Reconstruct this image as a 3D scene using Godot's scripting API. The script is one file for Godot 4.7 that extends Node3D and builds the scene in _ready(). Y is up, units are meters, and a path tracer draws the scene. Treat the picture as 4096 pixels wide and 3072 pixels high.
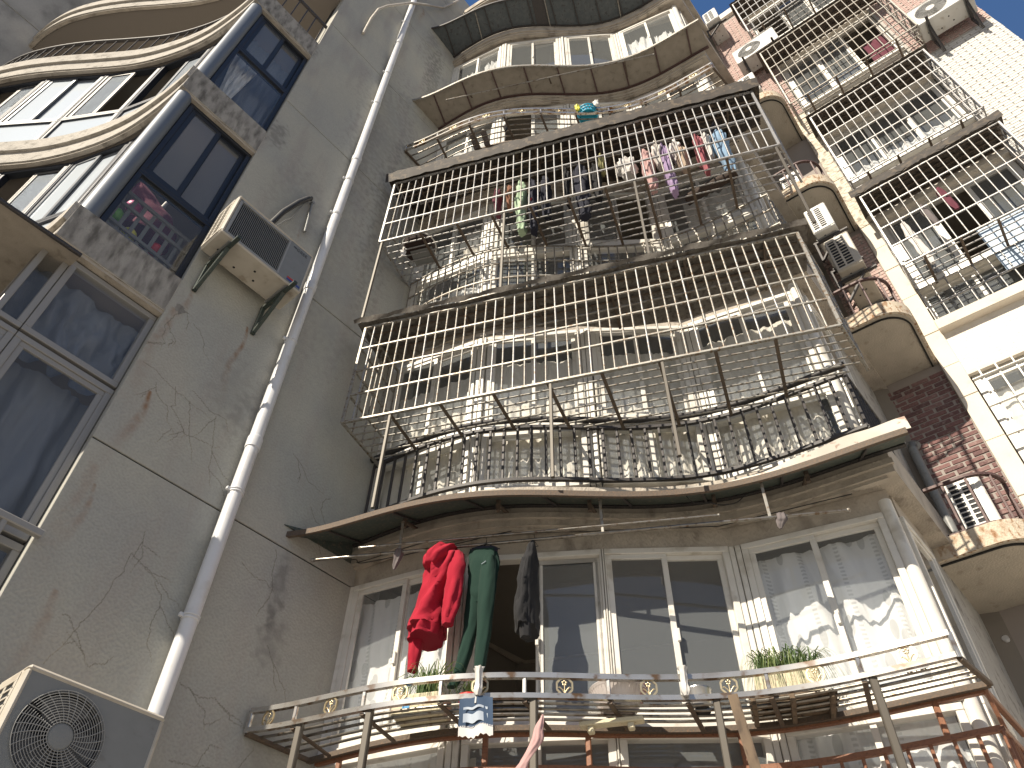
extends Node3D
# frames: bay (FB), left end wall (FL), left front (FF), right block (FR), bay side (FS)
var FB: Transform3D
var FL: Transform3D
var FF: Transform3D
var FR: Transform3D
var FS: Transform3D
var FRS: Transform3D
var M := {}
var taken := {}
var shift := {}
var rng := RandomNumberGenerator.new()
var unit_bar: ArrayMesh
var unit_rod: ArrayMesh
var unit_box: ArrayMesh
var mesh_cache := {}
const V3 := Vector3.ZERO

func frame(deg: float, at: Vector3) -> Transform3D:
	return Transform3D(Basis(Vector3.UP, deg_to_rad(deg)), at)

func numbered(called: String) -> String:
	var n: int = taken.get(called, 0)
	taken[called] = n + 1
	return called if n == 0 else "%s_%03d" % [called, n]

func thing(called: String, label: String, category: String, f: Transform3D, base: Vector3, group := "") -> Node3D:
	var o := Node3D.new()
	o.name = numbered(called)
	add_child(o)
	o.transform = Transform3D(f.basis, f * base)
	o.set_meta("label", label)
	o.set_meta("category", category)
	if group != "":
		o.set_meta("group", group)
	shift[o] = -base
	return o

func tag(o, label: String, category: String, group := "") -> void:
	o.set_meta("label", label)
	o.set_meta("category", category)
	if group != "":
		o.set_meta("group", group)

func put(parent, called: String, mesh: Mesh, mat: Material, xf := Transform3D.IDENTITY) -> MeshInstance3D:
	var o := MeshInstance3D.new()
	o.name = called
	o.mesh = mesh
	o.material_override = mat
	parent.add_child(o, true)
	var s: Vector3 = shift.get(parent, V3)
	o.transform = Transform3D(xf.basis, xf.origin + s)
	return o

# ---------------------------------------------------------------- mesh helpers
func S() -> SurfaceTool:
	var st := SurfaceTool.new()
	st.begin(Mesh.PRIMITIVE_TRIANGLES)
	return st

func uv_of(p: Vector3, n: Vector3) -> Vector2:
	var a := n.abs()
	if a.z >= a.x and a.z >= a.y:
		return Vector2(p.x, -p.y)
	if a.x >= a.y:
		return Vector2(p.z, -p.y)
	return Vector2(p.x, p.z)

func vert(st: SurfaceTool, p: Vector3, n: Vector3, uv: Vector2) -> void:
	st.set_normal(n)
	st.set_uv(uv)
	st.add_vertex(p)

func tri(st: SurfaceTool, a: Vector3, b: Vector3, c: Vector3, n: Vector3) -> void:
	if (c - a).cross(b - a).dot(n) < 0.0:
		var t := b
		b = c
		c = t
	vert(st, a, n, uv_of(a, n))
	vert(st, b, n, uv_of(b, n))
	vert(st, c, n, uv_of(c, n))

func quad(st: SurfaceTool, a: Vector3, b: Vector3, c: Vector3, d: Vector3, n: Vector3) -> void:
	tri(st, a, b, c, n)
	tri(st, a, c, d, n)

func quada(st: SurfaceTool, a: Vector3, b: Vector3, c: Vector3, d: Vector3) -> void:
	var n := (c - a).cross(b - d)
	if n.length() < 1e-12:
		n = Vector3.UP
	quad(st, a, b, c, d, n.normalized())

# smooth quad with own normals, wound to its mean normal
func squad(st: SurfaceTool, p: Array, n: Array, uv: Array) -> void:
	var order := [0, 1, 2, 0, 2, 3]
	var m: Vector3 = n[0] + n[1] + n[2] + n[3]
	var a: Vector3 = p[0]
	var b: Vector3 = p[1]
	var c: Vector3 = p[2]
	var d4: Vector3 = p[3]
	if ((c - a).cross(b - a) + (d4 - a).cross(c - a)).dot(m) < 0.0:
		order = [0, 2, 1, 0, 3, 2]
	for i in order:
		vert(st, p[i], n[i], uv[i])

func box(st: SurfaceTool, lo: Vector3, hi: Vector3) -> void:
	var a := lo.min(hi)
	var b := lo.max(hi)
	quad(st, Vector3(a.x, a.y, b.z), Vector3(b.x, a.y, b.z), b, Vector3(a.x, b.y, b.z), Vector3.BACK)
	quad(st, a, Vector3(b.x, a.y, a.z), Vector3(b.x, b.y, a.z), Vector3(a.x, b.y, a.z), Vector3.FORWARD)
	quad(st, a, Vector3(a.x, a.y, b.z), Vector3(a.x, b.y, b.z), Vector3(a.x, b.y, a.z), Vector3.LEFT)
	quad(st, Vector3(b.x, a.y, a.z), Vector3(b.x, a.y, b.z), b, Vector3(b.x, b.y, a.z), Vector3.RIGHT)
	quad(st, Vector3(a.x, b.y, a.z), Vector3(b.x, b.y, a.z), b, Vector3(a.x, b.y, b.z), Vector3.UP)
	quad(st, a, Vector3(b.x, a.y, a.z), Vector3(b.x, a.y, b.z), Vector3(a.x, a.y, b.z), Vector3.DOWN)

# chamfered box
func cbox(st: SurfaceTool, lo: Vector3, hi: Vector3, ch: float) -> void:
	var a := lo.min(hi)
	var b := lo.max(hi)
	var c := (a + b) / 2.0
	var h := (b - a) / 2.0
	ch = minf(ch, minf(h.x, minf(h.y, h.z)) * 0.9)
	var k := h - Vector3.ONE * ch
	for ax in 3:
		for s in [-1.0, 1.0]:
			var u := (ax + 1) % 3
			var w := (ax + 2) % 3
			var q := []
			for e in [[-1, -1], [1, -1], [1, 1], [-1, 1]]:
				var p := V3
				p[ax] = s * h[ax]
				p[u] = e[0] * k[u]
				p[w] = e[1] * k[w]
				q.append(c + p)
			var n := V3
			n[ax] = s
			quad(st, q[0], q[1], q[2], q[3], n)
	for ax in 3:
		var u := (ax + 1) % 3
		var w := (ax + 2) % 3
		for su in [-1.0, 1.0]:
			for sw in [-1.0, 1.0]:
				var q := []
				for e in [[-1, 0], [1, 0], [1, 1], [-1, 1]]:
					var p := V3
					p[ax] = e[0] * k[ax]
					p[u] = su * (h[u] if e[1] == 0 else k[u])
					p[w] = sw * (k[w] if e[1] == 0 else h[w])
					q.append(c + p)
				var n := V3
				n[u] = su
				n[w] = sw
				quad(st, q[0], q[1], q[2], q[3], n.normalized())
	for sx in [-1.0, 1.0]:
		for sy in [-1.0, 1.0]:
			for sz in [-1.0, 1.0]:
				tri(st, c + Vector3(sx * h.x, sy * k.y, sz * k.z), c + Vector3(sx * k.x, sy * h.y, sz * k.z), c + Vector3(sx * k.x, sy * k.y, sz * h.z), Vector3(sx, sy, sz).normalized())

# polygon in plan (x, z), extruded from y0 to y1
func prism(st: SurfaceTool, poly: PackedVector2Array, y0: float, y1: float) -> void:
	var idx := Geometry2D.triangulate_polygon(poly)
	for i in range(0, idx.size(), 3):
		var a := poly[idx[i]]
		var b := poly[idx[i + 1]]
		var c := poly[idx[i + 2]]
		tri(st, Vector3(a.x, y1, a.y), Vector3(b.x, y1, b.y), Vector3(c.x, y1, c.y), Vector3.UP)
		tri(st, Vector3(a.x, y0, a.y), Vector3(b.x, y0, b.y), Vector3(c.x, y0, c.y), Vector3.DOWN)
	var area := 0.0
	for i in poly.size():
		area += poly[i].cross(poly[(i + 1) % poly.size()])
	for i in poly.size():
		var a := poly[i]
		var b := poly[(i + 1) % poly.size()]
		var e := b - a
		if e.length() < 1e-5:
			continue
		var n := Vector3(e.y, 0, -e.x).normalized() * signf(area)
		quad(st, Vector3(a.x, y0, a.y), Vector3(b.x, y0, b.y), Vector3(b.x, y1, b.y), Vector3(a.x, y1, a.y), n)

# polygon in elevation (x, y), extruded along z
func plate(st: SurfaceTool, poly: PackedVector2Array, z0: float, z1: float) -> void:
	var idx := Geometry2D.triangulate_polygon(poly)
	for i in range(0, idx.size(), 3):
		var a := poly[idx[i]]
		var b := poly[idx[i + 1]]
		var c := poly[idx[i + 2]]
		tri(st, Vector3(a.x, a.y, z1), Vector3(b.x, b.y, z1), Vector3(c.x, c.y, z1), Vector3.BACK)
		tri(st, Vector3(a.x, a.y, z0), Vector3(b.x, b.y, z0), Vector3(c.x, c.y, z0), Vector3.FORWARD)
	var area := 0.0
	for i in poly.size():
		area += poly[i].cross(poly[(i + 1) % poly.size()])
	for i in poly.size():
		var a := poly[i]
		var b := poly[(i + 1) % poly.size()]
		var e := b - a
		var n := Vector3(e.y, -e.x, 0).normalized() * signf(area)
		quad(st, Vector3(a.x, a.y, z0), Vector3(b.x, b.y, z0), Vector3(b.x, b.y, z1), Vector3(a.x, a.y, z1), n)

func tangent(pts: PackedVector3Array, i: int) -> Vector3:
	var a := pts[maxi(i - 1, 0)]
	var b := pts[mini(i + 1, pts.size() - 1)]
	return (b - a).normalized()

# square section swept along a polyline (w across, h up)
func sweep(st: SurfaceTool, pts: PackedVector3Array, w: float, h: float, up := Vector3.UP) -> void:
	var rings := []
	var sides := []
	for i in pts.size():
		var t := tangent(pts, i)
		var s := t.cross(up).normalized()
		var v := s.cross(t).normalized()
		rings.append([pts[i] + s * w / 2 + v * h / 2, pts[i] - s * w / 2 + v * h / 2, pts[i] - s * w / 2 - v * h / 2, pts[i] + s * w / 2 - v * h / 2])
		sides.append([v, -s, -v, s])
	for i in pts.size() - 1:
		for k in 4:
			var n0: Vector3 = sides[i][k]
			var n1: Vector3 = sides[i + 1][k]
			var p := [rings[i][k], rings[i][(k + 1) % 4], rings[i + 1][(k + 1) % 4], rings[i + 1][k]]
			squad(st, p, [n0, n0, n1, n1], [uv_of(p[0], n0), uv_of(p[1], n0), uv_of(p[2], n0), uv_of(p[3], n0)])
	var e := pts.size() - 1
	quad(st, rings[0][0], rings[0][1], rings[0][2], rings[0][3], -tangent(pts, 0))
	quad(st, rings[e][0], rings[e][1], rings[e][2], rings[e][3], tangent(pts, e))

func tube(st: SurfaceTool, pts: PackedVector3Array, r: float, n := 10, caps := true) -> void:
	var rings := []
	var norms := []
	for i in pts.size():
		var t := tangent(pts, i)
		var ref := Vector3.UP if absf(t.y) < 0.9 else Vector3.RIGHT
		var a := t.cross(ref).normalized()
		var b := t.cross(a).normalized()
		var ring := []
		var nn := []
		for k in n:
			var d := a * cos(TAU * k / n) + b * sin(TAU * k / n)
			ring.append(pts[i] + d * r)
			nn.append(d)
		rings.append(ring)
		norms.append(nn)
	for i in pts.size() - 1:
		for k in n:
			var j := (k + 1) % n
			squad(st, [rings[i][k], rings[i][j], rings[i + 1][j], rings[i + 1][k]], [norms[i][k], norms[i][j], norms[i + 1][j], norms[i + 1][k]], [Vector2(float(k) / n, 0), Vector2(float(k + 1) / n, 0), Vector2(float(k + 1) / n, 1), Vector2(float(k) / n, 1)])
	if caps:
		for e in [0, pts.size() - 1]:
			var nrm := -tangent(pts, 0) if e == 0 else tangent(pts, e)
			for k in range(1, n - 1):
				tri(st, rings[e][0], rings[e][k], rings[e][k + 1], nrm)

# a grid of points [row][col] with smooth normals
func sheet(st: SurfaceTool, g: Array, wrap := false) -> void:
	var rows := g.size()
	var cols: int = g[0].size()
	var nn := []
	for i in rows:
		var line := []
		for j in cols:
			var jl := (j - 1 + cols) % cols if wrap else maxi(j - 1, 0)
			var jr := (j + 1) % cols if wrap else mini(j + 1, cols - 1)
			var du: Vector3 = g[i][jr] - g[i][jl]
			var dv: Vector3 = g[mini(i + 1, rows - 1)][j] - g[maxi(i - 1, 0)][j]
			var n := du.cross(dv)
			line.append(n.normalized() if n.length() > 1e-10 else V3)
		nn.append(line)
	for i in rows:
		for j in cols:
			if nn[i][j] == V3:
				var m := V3
				for k in cols:
					m += nn[clampi(i + (1 if i == 0 else -1), 0, rows - 1)][k]
				nn[i][j] = m.normalized() if m.length() > 1e-9 else Vector3.UP
	for i in rows - 1:
		for j in (cols if wrap else cols - 1):
			var k := (j + 1) % cols
			var u0 := float(j) / cols
			var u1 := float(j + 1) / cols
			var v0 := float(i) / (rows - 1)
			var v1 := float(i + 1) / (rows - 1)
			squad(st, [g[i][j], g[i][k], g[i + 1][k], g[i + 1][j]], [nn[i][j], nn[i][k], nn[i + 1][k], nn[i + 1][j]], [Vector2(u0, v0), Vector2(u1, v0), Vector2(u1, v1), Vector2(u0, v1)])

# closed soft shape through rings [centre, half width, half depth, turn]; wob makes cloth folds
func loft(st: SurfaceTool, rings: Array, n := 20, wob := 0.0, seed_ := 0, close_ends := true, steps := 5) -> void:
	var fn := FastNoiseLite.new()
	fn.seed = seed_
	fn.frequency = 1.0
	var g := []
	var total := (rings.size() - 1) * steps
	for q in total + 1:
		var i := mini(q / steps, rings.size() - 2)
		var t := float(q - i * steps) / steps
		var r0: Array = rings[maxi(i - 1, 0)]
		var r1: Array = rings[i]
		var r2: Array = rings[i + 1]
		var r3: Array = rings[mini(i + 2, rings.size() - 1)]
		var c0: Vector3 = r1[0]
		var c: Vector3 = c0.cubic_interpolate(r2[0], r0[0], r3[0], t)
		var w := lerpf(r1[1], r2[1], smoothstep(0, 1, t))
		var d := lerpf(r1[2], r2[2], smoothstep(0, 1, t))
		var a := lerpf(r1[3], r2[3], t)
		var line := []
		for k in n:
			var an := TAU * k / n
			var m := 1.0 + wob * fn.get_noise_3d(cos(an) * 2.2 + c.x * 3.0, c.y * 4.0, sin(an) * 2.2 + c.z * 3.0) * 2.0 + wob * 0.5 * sin(an * 5.0 + c.y * 7.0)
			var p := Vector3(cos(an) * w * m, 0, sin(an) * d * m).rotated(Vector3.UP, a)
			line.append(c + p)
		g.append(line)
	sheet(st, g, true)
	if close_ends:
		for e in [0, g.size() - 1]:
			var mid := V3
			for p in g[e]:
				mid += p
			mid /= n
			var nrm: Vector3 = (mid - (g[1][0] + g[1][n / 2]) / 2.0).normalized() if e == 0 else (mid - (g[e - 1][0] + g[e - 1][n / 2]) / 2.0).normalized()
			for k in n:
				tri(st, mid, g[e][k], g[e][(k + 1) % n], nrm)

# surface of revolution about local y at c: profile [[r, y], ...]
func lathe(st: SurfaceTool, c: Vector3, prof: Array, n := 20, basis := Basis.IDENTITY) -> void:
	var g := []
	for pr in prof:
		var line := []
		for k in n:
			var an := TAU * k / n
			line.append(c + basis * Vector3(cos(an) * pr[0], pr[1], sin(an) * pr[0]))
		g.append(line)
	sheet(st, g, true)

func make_units() -> void:
	var st := S()
	var o := []
	for q in [[0.5, 0.36], [0.36, 0.5], [-0.36, 0.5], [-0.5, 0.36], [-0.5, -0.36], [-0.36, -0.5], [0.36, -0.5], [0.5, -0.36]]:
		o.append(Vector2(q[0], q[1]))
	prism(st, PackedVector2Array(o), -0.5, 0.5)
	unit_bar = st.commit()
	st = S()
	tube(st, PackedVector3Array([Vector3(0, -0.5, 0), Vector3(0, 0.5, 0)]), 0.5, 10)
	unit_rod = st.commit()
	st = S()
	box(st, Vector3.ONE * -0.5, Vector3.ONE * 0.5)
	unit_box = st.commit()

func along(a: Vector3, b: Vector3, w: float, d: float, ref := Vector3.BACK) -> Transform3D:
	var y := b - a
	var yn := y.normalized()
	if absf(yn.dot(ref)) > 0.95:
		ref = Vector3.UP if absf(yn.y) < 0.9 else Vector3.RIGHT
	var x := yn.cross(ref).normalized()
	var z := x.cross(yn).normalized()
	return Transform3D(Basis(x * w, y, z * d), (a + b) / 2.0)

func bar(parent, called: String, a: Vector3, b: Vector3, w: float, d: float, mat: Material, ref := Vector3.BACK) -> MeshInstance3D:
	return put(parent, called, unit_bar, mat, along(a, b, w, d, ref))

func rod(parent, called: String, a: Vector3, b: Vector3, r: float, mat: Material) -> MeshInstance3D:
	return put(parent, called, unit_rod, mat, along(a, b, r * 2, r * 2))

func pv(a: Array) -> PackedVector3Array:
	return PackedVector3Array(a)

# ---------------------------------------------------------------- materials
func lin(r: float, g: float, b: float) -> Color:
	return Color(r, g, b).linear_to_srgb()

func noise_bytes(seed_: int, freq: float, size: int, octaves := 5) -> PackedByteArray:
	var f := FastNoiseLite.new()
	f.seed = seed_
	f.noise_type = FastNoiseLite.TYPE_SIMPLEX_SMOOTH
	f.frequency = freq
	f.fractal_octaves = octaves
	var im := f.get_seamless_image(size, size, false, false, 0.15)
	im.convert(Image.FORMAT_L8)
	return im.get_data()

# colour texture: base colour mixed to a second by coarse noise, and to a third above a threshold; all linear base colours
func mottle(seed_: int, freq: float, size: int, c0: Color, c1: Color, c2: Color, cut := 0.62, soft := 0.06, fine := 0.12) -> ImageTexture:
	var a := noise_bytes(seed_, freq, size)
	var b := noise_bytes(seed_ + 7, freq * 1.4, size, 7)
	var f := noise_bytes(seed_ + 13, 0.25, size, 2)
	var out := PackedByteArray()
	out.resize(size * size * 3)
	for i in size * size:
		var t := clampf((a[i] / 255.0 - 0.3) * 2.2, 0, 1)
		var c := c0.lerp(c1, t)
		var w := smoothstep(cut - soft, cut + soft, b[i] / 255.0 * 0.7 + a[i] / 255.0 * 0.3)
		c = c.lerp(c2, w)
		var g := 1.0 + (f[i] / 255.0 - 0.5) * 2.0 * fine
		c = Color(clampf(c.r * g, 0, 1), clampf(c.g * g, 0, 1), clampf(c.b * g, 0, 1)).linear_to_srgb()
		out[i * 3] = int(c.r * 255)
		out[i * 3 + 1] = int(c.g * 255)
		out[i * 3 + 2] = int(c.b * 255)
	return ImageTexture.create_from_image(Image.create_from_data(size, size, false, Image.FORMAT_RGB8, out))

func relief(seed_: int, freq: float, size: int, strength: float, octaves := 4) -> ImageTexture:
	var f := FastNoiseLite.new()
	f.seed = seed_
	f.frequency = freq
	f.fractal_octaves = octaves
	var im := f.get_seamless_image(size, size, false, false, 0.15)
	im.convert(Image.FORMAT_RGBA8)
	im.bump_map_to_normal_map(strength)
	return ImageTexture.create_from_image(im)

func mat(called: String, c: Color, rough := 0.8, metal := 0.0) -> StandardMaterial3D:
	var m := StandardMaterial3D.new()
	m.albedo_color = c.linear_to_srgb()
	m.roughness = rough
	m.metallic = metal
	m.resource_name = called
	M[called] = m
	return m

func tex(m: StandardMaterial3D, t: ImageTexture, metres: float, tall := 1.0, world := true) -> StandardMaterial3D:
	m.albedo_texture = t
	m.albedo_color = Color.WHITE
	m.uv1_triplanar = true
	m.uv1_world_triplanar = world
	m.uv1_scale = Vector3(1, 1 / tall, 1) / metres
	return m

func bump(m: StandardMaterial3D, t: ImageTexture, k := 1.0) -> void:
	m.normal_enabled = true
	m.normal_texture = t
	m.normal_scale = k

func wall_image() -> Array:
	# stucco of the left end wall: x = -3.2 .. 0.2 m, y = 18 .. 2 m
	var W := 768
	var H := 2048
	var fn := FastNoiseLite.new()
	fn.frequency = 0.9
	fn.fractal_octaves = 4
	var fv := FastNoiseLite.new()
	fv.seed = 5
	fv.frequency = 1.0
	fv.fractal_octaves = 4
	var ff := FastNoiseLite.new()
	ff.seed = 9
	ff.frequency = 38.0
	ff.fractal_octaves = 2
	var fg := FastNoiseLite.new()
	fg.seed = 11
	fg.frequency = 9.0
	fg.fractal_octaves = 3
	# rust runs: [x, y top, length, half width, strength]
	var runs := [[-1.41, 7.06, 1.0, 0.035, 0.85], [-1.99, 7.06, 0.5, 0.04, 0.6], [-1.9, 5.8, 0.62, 0.045, 0.8], [-1.93, 4.86, 0.5, 0.035, 0.55], [-1.84, 4.1, 0.7, 0.06, 0.3], [-1.32, 8.86, 0.35, 0.02, 0.4], [-2.05, 6.7, 1.3, 0.08, 0.4], [-0.72, 17.9, 1.0, 0.07, 0.5], [-2.0, 5.0, 1.2, 0.1, 0.22], [-0.95, 6.6, 2.0, 0.12, 0.16], [-2.3, 12.7, 0.5, 0.05, 0.3]]
	# dark mould patches: [x, y, rx, ry, strength]
	var mould := [[-0.38, 4.85, 0.07, 0.3, 0.75], [-0.33, 4.45, 0.11, 0.22, 0.6], [-0.2, 3.7, 0.12, 0.2, 0.35], [-0.12, 15.5, 0.16, 1.1, 0.75], [-0.3, 16.6, 0.25, 0.9, 0.45], [-2.0, 10.1, 0.12, 0.25, 0.8], [-2.15, 12.6, 0.12, 0.2, 0.6], [-0.7, 12.3, 0.5, 1.8, 0.4], [-0.25, 10.5, 0.3, 1.6, 0.4], [-1.5, 9.2, 0.35, 0.7, 0.3], [-1.3, 6.3, 0.2, 0.4, 0.3], [-1.15, 6.1, 0.12, 0.25, 0.35], [-0.6, 8.4, 0.35, 1.2, 0.28]]
	var out := PackedByteArray()
	out.resize(W * H * 3)
	var hgt := PackedByteArray()
	hgt.resize(W * H)
	for j in H:
		var y := 18.0 - 16.0 * (j + 0.5) / H
		for i in W:
			var x := -3.2 + 3.4 * (i + 0.5) / W
			var n := fn.get_noise_2d(x, y)
			var v := fv.get_noise_2d(x * 3.0, y * 0.45)
			var f := ff.get_noise_2d(x, y)
			var g := fg.get_noise_2d(x, y)
			var up := clampf((y - 8.0) / 4.0, 0.0, 1.0)
			var c := Color(0.41, 0.40, 0.35)
			c = c.lerp(Color(0.37, 0.368, 0.338), clampf(0.5 + n * 1.4, 0, 1))
			c = c.lerp(Color(0.43, 0.39, 0.335), clampf(v * 0.8, 0, 0.5))
			# weathered grey grain of the upper storeys
			c = c.lerp(Color(0.28, 0.275, 0.265), clampf((v * 1.2 + n * 0.5 + g * 0.3 + 0.05) * (0.3 + 0.4 * up), 0.0, 0.6))
			for r in runs:
				var dy: float = r[1] - y
				if dy > -0.02 and dy < r[2]:
					var q: float = absf(x - r[0] - 0.02 * sin(dy * 9.0)) / (r[3] * (0.4 + dy / r[2]))
					if q < 1.6:
						var k: float = r[4] * clampf(1.25 - q, 0, 1) * (1.0 - dy / r[2]) * clampf(0.75 + g, 0.2, 1.2)
						c = c.lerp(Color(0.23, 0.11, 0.045), clampf(k, 0, 0.85))
			for r in mould:
				var e: float = Vector2((x - r[0]) / r[2], (y - r[1]) / r[3]).length()
				if e < 1.5:
					var k2: float = r[4] * clampf((1.35 - e) * 1.1 + g * 0.9, 0, 1) * clampf(0.75 + f * 0.5 + g * 0.7, 0.3, 1)
					c = c.lerp(Color(0.14, 0.135, 0.125), clampf(k2 * 0.75, 0, 0.7))
			var gr := 1.0 + f * 0.1 + g * 0.05
			c = Color(clampf(c.r * gr, 0, 1), clampf(c.g * gr, 0, 1), clampf(c.b * gr, 0, 1)).linear_to_srgb()
			var o := (j * W + i) * 3
			out[o] = int(c.r * 255)
			out[o + 1] = int(c.g * 255)
			out[o + 2] = int(c.b * 255)
			hgt[j * W + i] = int(clampf(0.5 + f * 0.55 + g * 0.2, 0, 1) * 255)
	var im := Image.create_from_data(W, H, false, Image.FORMAT_RGB8, out)
	var hm := Image.create_from_data(W, H, false, Image.FORMAT_L8, hgt)
	# hair cracks as jagged walks: [x, y, dir x, dir y, length, wander]
	rng.seed = 41
	var starts := [[-2.05, 6.03, 1.0, 0.02, 0.75, 0.5], [-1.62, 6.06, 0.7, -0.3, 0.5, 0.6], [-1.75, 6.0, 0.3, -1.0, 0.55, 0.7], [-1.36, 5.97, 0.2, -1.0, 0.7, 0.5], [-1.6, 5.95, 0.1, -1.0, 0.6, 0.8], [-1.62, 5.7, 1.0, -0.1, 0.45, 0.8], [-1.9, 5.92, 0.6, -0.7, 0.5, 0.7], [-2.0, 6.75, 0.4, -1.0, 0.6, 0.7], [-1.85, 6.7, 0.8, -0.5, 0.4, 0.8], [-1.5, 4.75, 0.1, -1.0, 0.35, 0.4], [-1.52, 4.56, -0.15, -0.9, 0.95, 0.25], [-1.52, 4.56, 0.9, -0.4, 0.55, 0.5], [-1.3, 4.45, 0.4, -1.0, 0.6, 0.5], [-0.35, 4.4, 0.5, -0.6, 0.5, 0.5], [-0.9, 3.9, 1.0, -0.1, 0.7, 0.4], [-0.8, 3.45, 1.0, 0.1, 0.6, 0.5], [-0.5, 5.15, 0.2, -1.0, 0.5, 0.6], [-0.3, 5.7, 0.6, -0.6, 0.5, 0.9], [-0.12, 5.9, -0.3, -0.9, 0.6, 0.8], [-0.6, 6.1, 0.8, -0.4, 0.5, 0.6], [-2.02, 6.8, 0.5, -0.6, 0.25, 0.9], [-1.75, 4.0, 0.8, -0.3, 0.4, 0.5], [-0.75, 4.9, 1.0, -0.2, 0.4, 0.4]]
	var si := 0
	while si < starts.size():
		var s: Array = starts[si]
		si += 1
		var p := Vector2(s[0], s[1])
		var d := Vector2(s[2], s[3]).normalized()
		var l := 0.0
		var bend := 0.0
		while l < s[4]:
			if rng.randf() < 0.07:
				bend = rng.randf_range(-1.3, 1.3) * s[5]
			bend *= 0.985
			var e := d.rotated(bend + rng.randf_range(-0.6, 0.6))
			p += e * 0.0045
			l += 0.0045
			if rng.randf() < 0.006 and starts.size() < 70:
				starts.append([p.x, p.y, e.rotated(rng.randf_range(-1.4, 1.4)).x, e.rotated(rng.randf_range(-1.4, 1.4)).y, s[4] * 0.45, 0.8])
			var px := int((p.x + 3.2) / 3.4 * W)
			var py := int((18.0 - p.y) / 16.0 * H)
			if px < 1 or px >= W - 1 or py < 1 or py >= H - 1:
				break
			var k := 0.79 + rng.randf() * 0.14 + 0.25 * maxf(0.0, l / s[4] - 0.6)
			im.set_pixel(px, py, im.get_pixel(px, py) * Color(k, k - 0.01, k - 0.03))
			hm.set_pixel(px, py, hm.get_pixel(px, py) * Color(0.7, 0.7, 0.7))
	hm.convert(Image.FORMAT_RGBA8)
	hm.bump_map_to_normal_map(1.6)
	return [ImageTexture.create_from_image(im), ImageTexture.create_from_image(hm)]

func glass(called: String, tint: Color, alpha: float) -> StandardMaterial3D:
	var m := mat(called, tint, 0.02)
	m.transparency = BaseMaterial3D.TRANSPARENCY_ALPHA
	m.albedo_color.a = alpha
	m.metallic_specular = 1.0
	m.metallic = 0.1
	return m

func cloth(called: String, c: Color, thin := 0.0) -> StandardMaterial3D:
	var m := mat(called, c, 0.95)
	m.rim_enabled = true
	m.rim = 0.12
	bump(m, M_weave, 0.5)
	m.uv1_triplanar = true
	m.uv1_scale = Vector3.ONE * 6.0
	if thin > 0.0:
		m.backlight_enabled = true
		m.backlight = c.linear_to_srgb() * thin
	return m

var M_weave: ImageTexture
var M_grain: ImageTexture

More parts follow.
